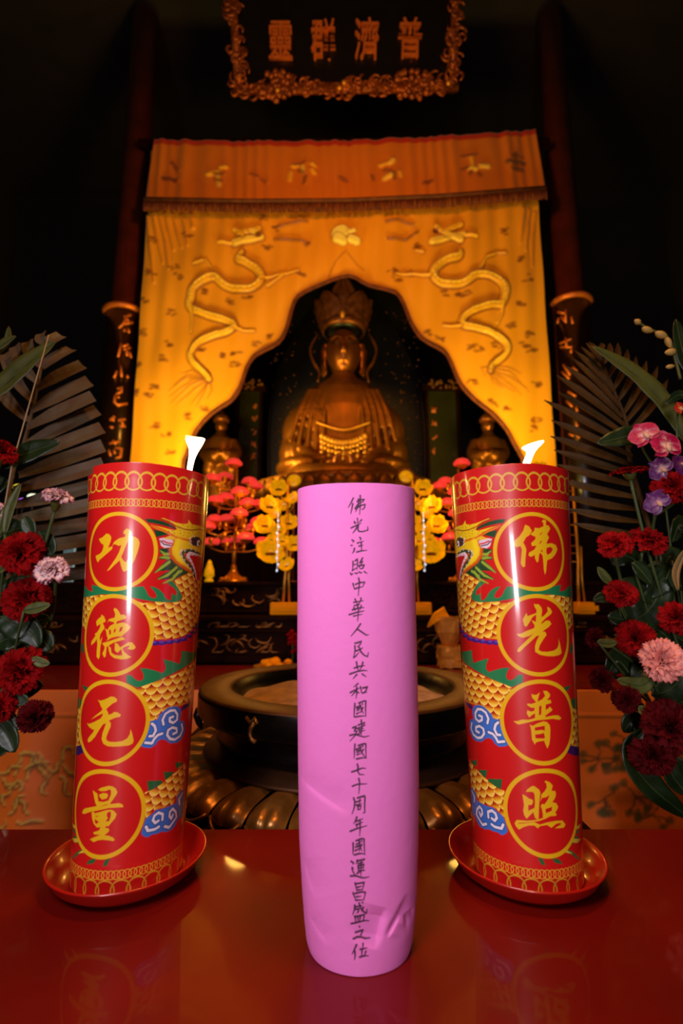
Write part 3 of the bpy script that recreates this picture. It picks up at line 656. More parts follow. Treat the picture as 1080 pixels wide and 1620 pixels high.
def candle(side, glyphs, label, flame_pts, wick_xy, top_fn, seed):
    cx, cy = CPOS[side]; zb, zt = -0.3165, 0.1400
    t = thing('pillar_candle', label, 'candle', (cx, cy, EYE+zb))
    cv = candle_print(side, glyphs)
    amin, amax = (-1.25, 2.0) if side == 'L' else (-2.0, 1.25)
    dense = np.arange(amin, amax, 0.0068)
    ph = np.concatenate([dense, np.linspace(amax, amin+2*PI, 40, endpoint=False)])
    z = np.linspace(zb, zt, 1000)
    PH, Z = np.meshgrid(ph, z)
    phw = np.where(PH > PI, PH-2*PI, PH)
    R = 0.0598+(Z+0.29)*CK
    S = phw*R; colr = cv.sample(S, Z)
    dz = top_fn(phw)                                   # the film's torn upper rim
    f = np.clip((Z-(zt-0.012))/0.012, 0, 1); Zw = Z+f*dz
    rng = np.random.default_rng(seed)
    R2 = R+0.0006+0.0006*np.sin(PH*3+Z*21+seed)*np.clip((Z+0.25)*4, 0, 1)+0.0009*np.exp(-((Z-zt)/0.02)**2)*np.sin(PH*5+seed)
    P = np.stack([cx+R2*np.sin(PH), cy-R2*np.cos(PH), Zw+EYE], -1)
    wr = obj('printed_wrapper', grid_mesh('printed_wrapper', P, colr, True), m_wrap, t)
    so = wr.modifiers.new('thickness', 'SOLIDIFY'); so.thickness = 0.0005; so.offset = -1
    bm = new(); lathe(bm, [(crad(zb)-0.0022, zb+0.0005), (crad(0)-0.0022, 0), (crad(0.10)-0.0026, 0.098), (crad(0.10)-0.008, 0.094), (0.02, 0.088), (0.001, 0.088)], (cx, cy, EYE), 64)
    obj('wax_body', bm, m_wax, t)
    wx, wy = wick_xy; bm = new()
    f0 = flame_pts[0]; Yf = wy
    base = W(f0[0], f0[1], Yf)
    tube(bm, [(base.x, Yf, EYE+0.086), (base.x+0.001, Yf, base.z-0.01), (base.x, Yf, base.z+0.006)], 0.0016, 8)
    obj('wick', bm, m_wick, t)
    bm = new(); rows = []
    for (px, py, hw, tilt) in flame_pts:
        a = W(px-hw, py+tilt, Yf); b = W(px+hw, py-tilt, Yf); c = (a+b)/2; h = (b-a)/2
        d = Vector((0, max(0.002, min(0.007, h.length*0.75)), 0))
        rows.append([bm.verts.new(c+h*math.cos(k*PI/8)+d*math.sin(k*PI/8)) for k in range(16)])
    grid_faces(bm, rows, True, True, True)
    nr = len(rows)-1
    for i, f in enumerate(bm.faces): f.material_index = 1 if (nr-2)*16 <= i < nr*16 or i > nr*16 else 0
    sub(obj('flame', bm, [m_flame, m_flame_tip], t), 1)
    mid = W(flame_pts[len(flame_pts)//2][0], flame_pts[len(flame_pts)//2][1], Yf)
    light('candle_flame_light', 'POINT', mid, 0.25, (1.0, 0.62, 0.25), 0.012)
    return t
candle('L', ['gong', 'de', 'wu', 'liang'], 'red dragon-print pillar candle standing left of the pink paper-wrapped one, flame flared wide at top', 
       [(298,765,3.2,0),(299,748,4.2,0),(301,735,4.6,0),(304,722,5.2,0),(307,712,8,0),(309,704,12,1),(309.5,698,15,2.5),(309,694,16.5,1),(302,691,9,-1.5),(297,689,3,-1.5)], (0, 0.655),
       lambda a: np.where(a < -0.75, -0.004, 0.0035+0.0018*np.cos(a*1.3)), 1)
candle('R', ['fo', 'guang', 'pu', 'zhao'], 'red dragon-print pillar candle standing right of the pink paper-wrapped one, flame blown to the right',
       [(829,748,4,0),(832,734,6.5,0),(836,724,6,0),(840,714,6.5,1),(842,709,12,3.5),(841,704.5,20,4.5),(846,700.5,14,3.5),(852,698,7,1.5),(858,696.5,2,.5)], (0, 0.655),
       lambda a: 0.002+0.0025*np.cos(a+0.4), 2)
def dish(side, label):
    cx, cy = CPOS[side]; c = {'L': (-0.2455, 0.633), 'R': (0.2125, 0.637)}[side]
    bm = new()
    lathe(bm, [(0.001, 0.0), (0.055, 0.0), (0.066, 0.0015), (0.078, 0.010), (0.0835, 0.0195), (0.0862, 0.0220), (0.0868, 0.0235), (0.0858, 0.0245), (0.0838, 0.0235), (0.0805, 0.0195), (0.0750, 0.0115), (0.064, 0.0040), (0.05, 0.0030), (0.001, 0.0030)], (c[0], c[1], 0.8), 72)
    return top('candle_saucer', bm, m_dish, label, 'saucer')
dish('L', 'round red plastic saucer under the burning candle with the wide-flared flame')
dish('R', 'round red plastic saucer under the burning candle whose flame leans right')
# ------------------------------------------------------------------ the pink paper tablet
HAND = [
 (780, [[(335,150),(270,290),(190,420)],[(320,310),(300,430),(262,600)],[(440,250),(550,200),(640,190),(610,250),(480,310)],[(480,310),(400,430),(390,460),(540,370),(670,330),(650,430),(600,480),(570,460)],[(480,180),(480,380),(400,540)],[(530,80),(535,300),(515,620)],
  [(450,730),(465,880)],[(365,820),(375,870),(430,850)],[(570,770),(490,850)],[(275,1000),(420,930),(560,860)],[(460,930),(400,1040),(320,1150)],[(480,920),(460,1050),(500,1100),(600,1105),(750,1060),(745,960)]]),
 (845, [[(300,170),(350,200),(320,240)],[(275,325),(325,325)],[(370,410),(350,490),(310,550)],[(520,100),(550,140),(530,180)],[(450,260),(630,205)],[(500,345),(610,320)],[(560,240),(570,470)],[(430,515),(560,480),(720,465)],
  [(325,780),(325,900),(310,1030)],[(390,760),(450,710),(455,850),(435,1020)],[(370,870),(430,850)],[(310,1035),(430,960)],[(600,680),(520,820),(600,780),(540,890)],[(490,900),(530,990)],[(500,900),(640,880),(600,980),(530,990)],[(255,1110),(280,1160),(330,1120)],[(390,1110),(440,1125),(470,1090)],[(500,1080),(550,1105),(580,1090)],[(650,1070),(730,1125)]]),
 (910, [[(325,240),(370,400)],[(400,260),(520,210),(660,200),(600,330)],[(375,390),(490,350),(600,330)],[(485,80),(510,200),(475,580)],
  [(350,770),(620,725)],[(385,680),(440,800)],[(550,650),(550,720),(480,810)],[(365,865),(530,825)],[(310,985),(480,930),(640,920)],[(350,920),(400,1010)],[(560,870),(520,980)],[(220,1120),(450,1050),(640,1015)],[(345,1160),(590,1105)],[(450,830),(480,1000),(460,1300)]]),
 (980, [[(540,120),(430,280),(270,470)],[(450,270),(600,370),(700,440),(765,430)],[(380,670),(460,655),(560,615),(530,700),(445,780)],[(380,740),(385,870),(345,1075)],[(345,1075),(400,1040),(490,930)],[(410,890),(520,850),(600,800)],[(500,780),(540,900),(640,1010),(740,1050),(765,930)]]),
 (1040, [[(365,295),(520,240),(660,225)],[(425,120),(440,260),(480,370)],[(605,130),(580,240),(510,360)],[(235,465),(450,390),(620,360),(730,370)],[(430,480),(330,595)],[(590,465),(695,540)],
  [(465,735),(345,835)],[(250,990),(380,920),(500,865)],[(430,830),(435,1000),(410,1155)],[(400,950),(290,1080)],[(450,980),(510,1000)],[(540,830),(570,1000)],[(610,860),(730,830),(690,940),(620,1000)],[(600,1000),(720,975)]]),
 (1100, [[(380,220),(365,400),(355,600)],[(490,205),(650,145),(690,150),(680,400),(690,590)],[(380,600),(530,580),(680,570)],[(430,320),(570,280)],[(440,370),(500,340),(490,400),(430,430)],[(430,510),(520,460)],[(520,250),(560,380),(620,500)],[(600,340),(540,480)],[(590,230),(610,250)],
  [(320,910),(410,870),(370,1000),(435,1000),(400,1110),(240,1285)],[(240,1125),(380,1090),(500,1130),(640,1170),(785,1140)],[(480,830),(650,760)],[(440,930),(680,830)],[(490,960),(620,920)],[(500,1010),(660,980)],[(470,1090),(560,1040)],[(560,690),(580,850),(555,1100)],[(650,760),(620,850)]]),
 (1165, [[(380,200),(370,350),(360,610)],[(475,240),(640,190),(690,195),(690,350),(700,610)],[(430,620),(560,595),(680,590)],[(420,345),(600,270)],[(430,390),(510,370),(490,430),(420,440)],[(440,500),(540,470)],[(520,270),(570,430),(680,590)],[(620,350),(560,450)],[(600,250),(620,260)],
  [(290,990),(450,940),(580,880),(690,890)],[(450,770),(470,850),(455,960),(510,1060),(640,1065)]]),
 (1225, [[(310,315),(450,260),(720,245)],[(490,100),(515,200),(490,530)],[(345,650),(380,760),(360,930),(300,1100)],[(450,645),(650,590),(665,620),(655,850),(660,1060),(610,1075)],[(430,760),(560,710)],[(420,850),(570,810)],[(520,690),(510,850)],[(460,870),(470,980)],[(470,880),(550,870),(530,980)],[(470,970),(530,970)]]),
 (1285, [[(435,110),(400,210),(345,300)],[(420,230),(610,155)],[(420,330),(600,250)],[(250,515),(450,430),(720,355)],[(420,320),(450,420)],[(520,190),(530,400),(515,640)],
  [(330,840),(330,1000),(325,1170)],[(420,780),(560,720),(640,730),(645,950),(660,1180)],[(370,1180),(520,1140),(650,1150)],[(420,880),(540,830)],[(400,960),(480,920),(470,970)],[(390,1060),(500,1000)],[(500,790),(520,950),(580,1070)],[(570,890),(490,1080)],[(570,790),(590,800)]]),
 (1350, [[(275,200),(340,240),(320,280)],[(300,370),(320,400),(300,410),(340,520),(400,600)],[(260,615),(400,600),(520,640),(640,665),(780,635)],[(450,160),(420,270)],[(440,190),(650,130),(620,180)],[(480,260),(620,220)],[(470,330),(480,460)],[(480,320),(630,280),(610,430)],[(490,390),(600,360)],[(480,460),(660,450)],[(440,535),(560,480)],[(560,200),(550,600)],
  [(385,810),(430,1010)],[(420,830),(640,790),(590,1020)],[(450,930),(570,895)],[(440,1010),(590,990)],[(325,1090),(400,1290)],[(390,1105),(550,1060),(680,1070),(630,1290)],[(420,1200),(560,1180)],[(410,1295),(630,1285)]]),
 (1390, [[(375,720),(370,850),(320,990)],[(400,770),(580,740)],[(400,840),(490,830),(470,930),(430,960)],[(500,660),(540,800),(620,920),(710,995),(725,860)],[(620,790),(570,900)],[(595,640),(610,670)],[(380,1040),(410,1230)],[(380,1060),(650,1020),(620,1220)],[(460,1050),(475,1200)],[(540,1040),(510,1210)],[(280,1255),(500,1220),(640,1195),(785,1225)]]),
 (1445, [[(510,360),(525,400)],[(400,520),(610,480),(560,590),(520,640)],[(340,690),(450,645),(560,660),(680,710),(820,720)],[(425,850),(370,980),(300,1120)],[(375,1030),(385,1150),(370,1280)],[(610,830),(610,960)],[(530,975),(720,945)],[(580,1000),(570,1170)],[(690,1040),(650,1170)],[(520,1195),(640,1165),(770,1170)]]),
]
def tablet():
    YF, YC = 0.476, 0.521                 # front face and axis
    zb, zt = -0.3215, 0.1025
    prof = [(765,470,656.5),(850,469.5,657),(950,469.5,658.5),(1050,469,661),(1150,469.5,663),(1250,470.5,664),(1350,472,663.5),(1430,476,661.5),(1490,480,658),(1520,483,655),(1541,486,652)]
    zs, xl, xr = [], [], []
    for y, a, b in prof:
        pa, pb = W(a, y, YF+0.036), W(b, y, YF+0.036); zs.append(W((a+b)/2, y, YF+0.01).z-EYE); xl.append(pa.x); xr.append(pb.x)
    zs[0] = zt; zs[-1] = zb; zs = np.array(zs[::-1]); xl = np.array(xl[::-1]); xr = np.array(xr[::-1])
    cv = Canvas(-0.06, 0.08, -0.33, 0.11, 0.00035, lin(224, 112, 186))
    rr = random.Random(3)
    for oy, strokes in HAND:
        for st in strokes:
            P = [(p.x, p.z-EYE) for p in (W(x, y, YF+0.002) for x, y in T(540, oy, 18, st))]
            n = len(P); base = 0.00068
            wd = [base*(1.0+0.35*(1-2*abs(i/(n-1)-0.15))*rr.uniform(0.6, 1.2)) for i in range(n)]
            wd[-1] *= 0.75
            cv.stroke(P, wd, lin(52, 14, 44), 0.95)
    t = thing('memorial_tablet', 'upright candle-sized tablet wrapped in pink paper with one column of black brush writing', 'tablet', ((xl[0]+xr[0])/2, YC, EYE+zb))
    A = np.concatenate([np.arange(-1.35, 1.35, 0.0058), np.linspace(1.35, 2*PI-1.35, 60, endpoint=False)])   # front dense in angle
    Z = np.linspace(zb, zt, 1080)
    AA, ZZ = np.meshgrid(A, Z)
    L = np.interp(ZZ, zs, xl); R = np.interp(ZZ, zs, xr); hw = (R-L)/2; cx = (R+L)/2
    n = 2.25
    ca, sa = np.sin(AA), -np.cos(AA)
    X = cx+hw*np.sign(ca)*np.abs(ca)**(2/n)
    Y = YC+(YC-YF)*np.sign(sa)*np.abs(sa)**(2/n)*np.where(sa > 0, 1.0, 1.0)
    # creases pressed into the paper
    def crease(p, q, depth, w):
        a = W(*p, YF); b = W(*q, YF); d = np.array([b.x-a.x, b.z-a.z]); Ln = np.hypot(*d); d = d/Ln
        u = (X-a.x)*d[0]+(ZZ+EYE-a.z)*d[1]; v = -(X-a.x)*d[1]+(ZZ+EYE-a.z)*d[0]
        f = np.clip(np.minimum(u, Ln-u)/(0.3*Ln)+0.15, 0, 1)
        return depth*f*np.where(v > 0, np.exp(-(v/w)**2), np.exp(-(v/(w*0.25))**2))
    front = np.clip(-sa*3, 0, 1)
    Y += front*(crease((470,1243),(551,1284),0.0016,0.012)+crease((606,1440),(655,1492),0.0,0.01)+crease((648,1432),(612,1487),0.0026,0.011)-crease((636,1462),(616,1490),0.002,0.006)+
                crease((661,1466),(640,1468),0.003,0.009)+crease((478,1380),(500,1430),0.0010,0.012)+crease((486,1468),(520,1500),0.0010,0.012)+crease((590,1500),(606,1440),0.004,0.016))
    # folded bottom: flat facets towards the foot
    fz = np.clip((-0.285-ZZ)/0.03, 0, 1)
    Y += front*fz*(0.0022*np.abs(X-(W(568,1545,YF).x))/0.04)
    colr = cv.sample(X, ZZ); colr[np.abs(AA) > 1.3] = lin(224, 112, 186)
    P = np.stack([X, Y, ZZ+EYE], -1)
    o = obj('paper_sleeve', grid_mesh('paper_sleeve', P, colr, True), m_paper, t)
    so = o.modifiers.new('thickness', 'SOLIDIFY'); so.thickness = 0.0004; so.offset = -1
    bm = new(); lathe(bm, [(0.036, zb), (0.040, 0.0), (0.041, zt-0.02), (0.0, zt-0.02)], ((xl[0]+xr[0])/2, YC, EYE), 40)
    obj('candle_core', bm, m_wax, t)
tablet()
# ------------------------------------------------------------------ carved cabinet behind the altar table
CB_Y0, CB_Y1 = 2.10, 2.30
CB_Z0, CB_Z1 = EYE-0.108, EYE+0.034
def cabinet():
    t = thing('altar_cabinet', 'dark carved wooden stepped cabinet behind the altar table, carrying the lotus lamps', 'cabinet', (0, CB_Y0, 0))
    bm = new(); box(bm, (0, (CB_Y0+2.72)/2, CB_Z0/2), (3.7, 2.72-CB_Y0, CB_Z0-0.002), bev=0.006); obj('lower_body', bm, m_darkwood, t, smooth=False)
    bm = new(); box(bm, (0, (CB_Y1+2.72)/2, (CB_Z0+CB_Z1)/2), (3.7, 2.72-CB_Y1, CB_Z1-CB_Z0), bev=0.006); obj('upper_body', bm, m_darkwood, t, smooth=False)
    for z, y, h in ((CB_Z0-0.008, CB_Y0, 0.02), (EYE-0.165, CB_Y0, 0.014), (0.845, CB_Y0, 0.03), (CB_Z1-0.007, CB_Y1, 0.018), (CB_Z0+0.012, CB_Y1, 0.016)):
        bm = new(); box(bm, (0, y-0.006, z), (3.7, 0.024, h), bev=0.005); obj('moulding', bm, m_darkwood, t, smooth=False)
    rr = random.Random(11)
    def carve(x0, x1, z0, z1, y, n):
        bm = new()
        for i in range(n):
            x = rr.uniform(x0, x1); z = rr.uniform(z0, z1); a = rr.uniform(0, 6.28); P = [Vector((x, y-0.004, z))]
            for j in range(6):
                a += rr.uniform(0.2, 0.9); s = 0.016; q = P[-1]+Vector((s*math.cos(a), 0, s*0.8*math.sin(a)))
                q.x = min(max(q.x, x0), x1); q.z = min(max(q.z, z0), z1); P.append(q)
            tube(bm, P, [0.003, 0.006, 0.007, 0.006, 0.005, 0.004, 0.003], 6, flat=0.8)
        return bm
    for i in range(9):
        x = -1.66+i*0.415
        obj('carved_panel', carve(x-0.17, x+0.17, 0.872, EYE-0.182, CB_Y0, 16), m_giltwood if i % 2 else m_darkwood, t)
        obj('carved_panel', carve(x-0.17, x+0.17, EYE-0.150, CB_Z0-0.025, CB_Y0, 12), m_giltwood, t)
        obj('carved_panel', carve(x-0.17, x+0.17, CB_Z0+0.03, CB_Z1-0.028, CB_Y1, 14), m_darkwood if i % 3 else m_giltwood, t)
    for i in range(10):
        bm = new(); box(bm, (-1.8675+i*0.415, CB_Y0-0.005, (0.86+EYE-0.17)/2), (0.03, 0.02, EYE-0.17-0.86), bev=0.004); obj('stile', bm, m_darkwood, t, smooth=False)
cabinet()

# ------------------------------------------------------------------ red lotus lamp trees
def red_tree(px, label, flip):
    Y = 2.40; base = W(px, 916, Y); zb = CB_Z1+0.001
    t = thing('lotus_lamp_tree', label, 'lamp', (base.x, Y, zb), group='red lotus lamp trees on the cabinet')
    k = Y*1.0/FPX                       # metres per photo pixel at this depth
    bm = new(); lathe(bm, [(0.001, 0), (0.068, 0), (0.070, 0.008), (0.060, 0.014), (0.045, 0.022), (0.026, 0.040), (0.014, 0.062), (0.016, 0.072), (0.010, 0.084), (0.001, 0.084)], (base.x, Y, zb), 32)
    for i in range(18):
        a = 2*PI*i/18; ell(bm, (base.x+0.058*math.cos(a), Y+0.058*math.sin(a), zb+0.017), (0.007, 0.007, 0.007), 8, 6)
    obj('base', bm, m_lampgold, t)
    bm = new(); topz = W(px, 742, Y).z
    lathe(bm, [(0.008, zb+0.08), (0.011, zb+0.13), (0.006, zb+0.15), (0.006, topz), (0.001, topz)], (base.x, Y, 0), 12)
    obj('stem', bm, m_gold, t)
    lamps = [(330,345),(265,410),(395,420),(220,445),(432,452),(268,530),(395,540),(210,552),(462,565),(425,588),(200,660),(275,660),(392,660),(467,678),(415,705),(182,715),(235,785),(335,788),(425,792),(492,802),(180,802)]
    rr = random.Random(4)
    lb = None
    for i, (cxp, cyp) in enumerate(lamps):
        dx = (280+cxp/3.68-369)*(-1 if flip else 1); p = W(px+dx, 640+cyp/3.68, Y)
        dep = math.sqrt(max(0.0, 0.135**2-(p.x-base.x)**2))*(1 if i % 3 else -1)*(0.5 if i % 2 else 1.0)
        if i == 0: dep = 0
        p.y = Y+dep
        R_ = 0.040
        bm = new()      # dome of overlapping petals
        lathe(bm, [(0.001, 0.028), (0.014, 0.0265), (0.026, 0.021), (0.035, 0.011), (0.040, 0.0), (0.036, -0.006), (0.022, -0.009), (0.001, -0.010)], p, 24, fn=lambda r, z, a: r*(1+0.09*abs(math.sin(a*4))))
        lamp = obj('lotus_lamp', bm, m_red_lamp, t)
        bm = new()
        lathe(bm, [(0.001, -0.026), (0.008, -0.025), (0.017, -0.019), (0.027, -0.009), (0.028, -0.008), (0.020, -0.011), (0.010, -0.014), (0.001, -0.015)], p, 20, fn=lambda r, z, a: r*(1+0.16*abs(math.sin(a*3+.5))))
        obj('gold_cup', bm, m_lampgold, lamp)
        if i:
            bm = new(); q = Vector((base.x, Y, p.z-0.045))
            tube(bm, spline([q, (q+p)/2+Vector((0, 0, -0.022)), p+Vector((0, 0, -0.024))], 5), 0.0035, 6); obj('branch', bm, m_gold, t)
    for i in range(30):                   # dangling gold leaves between the tiers
        a = rr.uniform(0, 6.28); r = rr.uniform(0.03, 0.12); z = rr.uniform(zb+0.16, topz-0.06)
        bm = new(); c = Vector((base.x+r*math.cos(a), Y+r*math.sin(a), z))
        ell(bm, c, (0.011, 0.006, 0.016), 10, 6); ell(bm, c+Vector((0, 0, -0.02)), (0.006, 0.006, 0.006), 8, 6)
        tube(bm, [Vector((base.x, Y, z+0.03)), c+Vector((0, 0, 0.012))], 0.002, 5)
        obj('pendant', bm, m_lampgold, t)
red_tree(369, 'tall tree of glowing red lotus lamps between the left candle and the pink tablet', False)
red_tree(731, 'tall tree of glowing red lotus lamps mostly behind the candle with the leaning flame', True)

m_crownlike = M('flower_centre_bronze', lin(120, 60, 14), 0.5, metal=0.4, noise=0.5)
# ------------------------------------------------------------------ gold lotus flower trees
def flower_bm(c, R, n, tilt, cup=0.62):
    """an open lotus: two whorls of cupped petals"""
    bm = new(); c = Vector(c)
    for w in range(2):
        for i in range(n):
            a = 2*PI*(i+0.5*w)/n; rows = []
            rr = R*(1.0 if w == 0 else 0.68); up = cup*(1.0 if w == 0 else 1.7)
            for k in range(6):
                u = k/5; row = []
                wd = 0.56*R*math.sin(min(1, u*0.86+0.10)*PI)**0.6+0.001
                for m in range(5):
                    v = m/4*2-1
                    x = rr*(u*0.95); z = rr*up*u*u+0.12*R*v*v*u
                    p = Vector((x*math.cos(a)-v*wd*math.sin(a)*0.9, x*math.sin(a)+v*wd*math.cos(a)*0.9, z))
                    row.append(bm.verts.new(p))
                rows.append(row)
            grid_faces(bm, rows, False)
    ell(bm, (0, 0, R*0.14), (R*0.20, R*0.20, R*0.14), 10, 6)
    bmesh.ops.transform(bm, matrix=Matrix.Translation(c) @ tilt.to_matrix().to_4x4(), verts=bm.verts)
    return bm
def gold_tree(px, label, flip, Y=2.20, plate=True, heads=None):
    ledge = CB_Z0+0.001
    base = W(px, 975, Y); x0 = base.x
    t = thing('gold_lotus_tree', label, 'lamp', (x0, Y, ledge), group='gold lotus flower trees')
    bm = new(); box(bm, (x0, Y-0.02, ledge+0.028), (0.125 if plate else 0.07, 0.06, 0.052), bev=0.004); b = obj('plinth', bm, m_plaque, t, smooth=False)
    bm = new(); box(bm, (x0, Y-0.052, ledge+0.028), (0.095, 0.004, 0.022), bev=0.001); obj('name_strip', bm, m_plaque, b, smooth=False)
    bm = new(); topz = W(px, 760, Y).z
    tube(bm, [(x0-0.012, Y, ledge+0.05), (x0-0.008, Y, ledge+0.14), (x0, Y, ledge+0.24), (x0, Y, topz)], 0.007, 8)
    tube(bm, [(x0+0.014, Y, ledge+0.05), (x0+0.010, Y, ledge+0.15), (x0+0.016, Y, ledge+0.3)], 0.005, 8)
    obj('stem', bm, m_gold, t)
    heads = heads or [(600,500,44),(545,605,50),(640,600,40),(520,712,48),(655,700,44),(585,650,34),(600,745,36),(548,878,70),(655,948,38),(690,820,40),(620,800,30),(690,560,36),(560,790,26)]
    for i, (hx, hy, r) in enumerate(heads):
        dx = (280+hx/3.68-454)*(-1 if flip else 1); p = W(px+dx, 640+hy/3.68, Y-0.05+0.10*((i*7) % 5)/5)
        tl = Euler((0.95-0.25*(i % 3), 0.35*math.sin(i*2.1), i))
        tl = Euler((1.25-0.22*(i % 3), 0.5*math.sin(i*2.1)*(1 if not flip else -1), 0.0))
        Rf = r/3.68*Y/FPX*1.35; h = obj('lotus_flower', flower_bm(p, Rf, 6, tl), m_yellow_lamp, t)
        bm = new(); ell(bm, p+tl.to_matrix() @ Vector((0, 0, Rf*0.16)), (Rf*0.34, Rf*0.34, Rf*0.12), 12, 8); obj('flower_centre', bm, m_crownlike, h)
        bm = new(); q = Vector((x0, Y, p.z-0.05))
        tube(bm, spline([q, (p+q)/2+Vector((0, 0.01, -0.015)), p+Vector((0, 0.012, 0))], 4), 0.003, 6); obj('branch', bm, m_gold, t)
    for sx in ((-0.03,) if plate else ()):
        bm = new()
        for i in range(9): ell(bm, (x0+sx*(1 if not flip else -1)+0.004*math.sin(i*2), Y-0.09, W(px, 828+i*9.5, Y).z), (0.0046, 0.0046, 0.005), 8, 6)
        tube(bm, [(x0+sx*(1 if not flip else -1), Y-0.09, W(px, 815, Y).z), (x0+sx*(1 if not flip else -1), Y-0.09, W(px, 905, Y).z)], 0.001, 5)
        obj('crystal_strand', bm, m_bead, t)  # crystal beads, no lamps: emission put in for their sparkle
gold_tree(452, 'tree of golden lotus flowers just left of the pink tablet', False)
gold_tree(657, 'tree of golden lotus flowers just right of the pink tablet', True)
gold_tree(921, 'small tree of golden lotus flowers seen through the palm right of the candles', False, Y=2.25, plate=False,
          heads=[(385,395,44),(440,440,36),(395,500,48),(440,560,40),(400,640,40),(450,690,34),(405,760,40),(390,855,34),(445,800,30)])

# small things standing on the altar table and cabinet
def bell_lamp(px, py, label):
    Y = 2.38; p = W(px, py, Y); bm = new(); z = CB_Z1+0.001
    lathe(bm, [(0.001, 0), (0.020, 0), (0.021, 0.010), (0.012, 0.020), (0.024, 0.030), (0.022, 0.055), (0.012, 0.085), (0.008, 0.10), (0.001, 0.105)], (p.x, Y, z), 20)
    top('altar_lamp', bm, m_yellow_lamp, label, 'lamp')
bell_lamp(331, 905, 'small bell-shaped glowing yellow lamp beside the right edge of the left candle')
def foil_pack():
    Y = 2.0; a = W(680, 1058, Y); bx = W(712, 1058, Y).x; z = 0.8265; k = Y/FPX
    t = thing('gold_paper_bundle', 'crumpled gold paper bundle tied at the neck, between pink tablet and right candle', 'offering', (bx, Y, z))
    rr = random.Random(8)
    def crumple(bm, amp):
        for v in bm.verts: v.co += Vector((rr.uniform(-1, 1), rr.uniform(-1, 1), rr.uniform(-1, 1)))*amp
    bm = new(); box(bm, (bx+0.004, Y, z+0.042), (0.095, 0.08, 0.078)); bmesh.ops.subdivide_edges(bm, edges=bm.edges, cuts=4, use_grid_fill=True); crumple(bm, 0.004)
    obj('lower_bag', bm, m_yellowpaper, t, smooth=False)
    bm = new(); lathe(bm, [(0.018, 0.075), (0.036, 0.095), (0.052, 0.135), (0.060, 0.175), (0.058, 0.192), (0.030, 0.190), (0.001, 0.186)], (bx, Y, z), 14)
    crumple(bm, 0.004); obj('upper_bag', bm, m_yellowpaper, t, smooth=False)
    bm = new(); P = [W(x, y, Y-0.03) for x, y in ((706, 968), (690, 976), (676, 992))]
    leaf_mesh(bm, P, [0.022, 0.018, 0.003], (0, -1, 0.3), fold=0.3); obj('folded_corner', bm, m_plaque, t)
foil_pack()
def fruit_plate():
    Y = 1.97; p = W(437, 1056, Y); z = 0.8265; bm = new()
    t = thing('offering_plate', 'low dish heaped with small yellow offerings behind the burner, left of the tablet', 'plate', (p.x, Y, z))
    lathe(bm, [(0.001, 0), (0.06, 0), (0.082, 0.008), (0.088, 0.012), (0.080, 0.011), (0.06, 0.005), (0.001, 0.004)], (p.x, Y, z), 28); obj('dish', bm, m_gold, t)
    rr = random.Random(6)
    for i in range(16):
        a = rr.uniform(0, 6.28); r = rr.uniform(0, 0.062); bm = new()
        ell(bm, (p.x+r*math.cos(a), Y+r*math.sin(a), z+0.018+0.014*(1-r/0.065)), (0.017, 0.013, 0.011), 10, 7, rot=Euler((rr.uniform(-.4, .4), 0, a)))
        top('yellow_sweet', bm, m_plaque, 'small yellow wrapped sweet heaped on the low dish behind the burner', 'sweet', 'sweets on the offering plate')
    # pink blossom beside it
    q = W(463, 1014, 2.02); bm = new(); rr = random.Random(9)
    for i in range(70):
        d = Vector((rr.gauss(0, 1), rr.gauss(0, 1), rr.gauss(0, 1))).normalized()
        ell(bm, q+d*0.024*rr.uniform(0.6, 1)*1.0+Vector((0, 0, d.z*0.022)), (0.006, 0.006, 0.006), 6, 4)
    t2 = thing('pink_blossom', 'round pink bead blossom on a thin stalk, half behind the left edge of the tablet', 'flower', (q.x, q.y, z))
    obj('bloom', bm, m_carn_red, t2); bm = new(); tube(bm, [(q.x, q.y, z), (q.x, q.y, q.z)], 0.003, 6); obj('stalk', bm, m_stem, t2)
    bm = new(); lathe(bm, [(0.001, 0), (0.022, 0), (0.024, 0.006), (0.006, 0.012), (0.001, 0.012)], (q.x, q.y, z), 16); obj('foot', bm, m_gold, t2)
fruit_plate()
def pale_panel():
    Y = 2.36; a = W(97, 925, Y); b = W(120, 855, Y); z = CB_Z1+0.001
    t = thing('glass_screen', 'pale ribbed glass panel with added glow on the cabinet, glimpsed through the left palm leaf', 'panel', ((a.x+b.x)/2, Y, z))
    bm = new(); box(bm, ((a.x+b.x)/2, Y, (z+b.z)/2), (b.x-a.x, 0.02, b.z-z), bev=0.003); obj('screen', bm, m_pale, t, smooth=False)
    for i in range(7):
        bm = new(); box(bm, (a.x+(b.x-a.x)*(i+0.5)/7, Y-0.012, (z+b.z)/2), (0.0025, 0.004, b.z-z-0.01)); obj('rib', bm, m_black, t, smooth=False)
    for px, py, c, r, nm in ((52, 786, (0.85, 0.95, 0.7), 0.016, 'white'), (36, 792, (0.45, 0.1, 0.9), 0.012, 'violet'), (30, 771, (1.0, 0.75, 0.05), 0.016, 'yellow'), (35, 822, (0.95, 0.35, 0.7), 0.014, 'pink'), (53, 815, (1.0, 0.4, 0.02), 0.014, 'orange'), (56, 838, (1.0, 0.5, 0.3), 0.010, 'salmon')):
        Yb = 2.5; p = W(px, py, Yb); bm = new(); zz = CB_Z1+0.001
        tb = thing('festive_bulb', 'small glowing %s bulb on a wire stalk, glimpsed among the left flowers' % nm, 'bulb', (p.x, Yb, zz), group='coloured bulbs on the cabinet')
        ell(bm, p, (r*1.6, r*1.6, r), 12, 8); obj('glass', bm, M('bulb_'+nm, c, 0.3, emit=c, es=1.1), tb)
        bm = new(); tube(bm, [(p.x, Yb, zz), p], 0.003, 6); obj('stalk', bm, m_black, tb)
pale_panel()
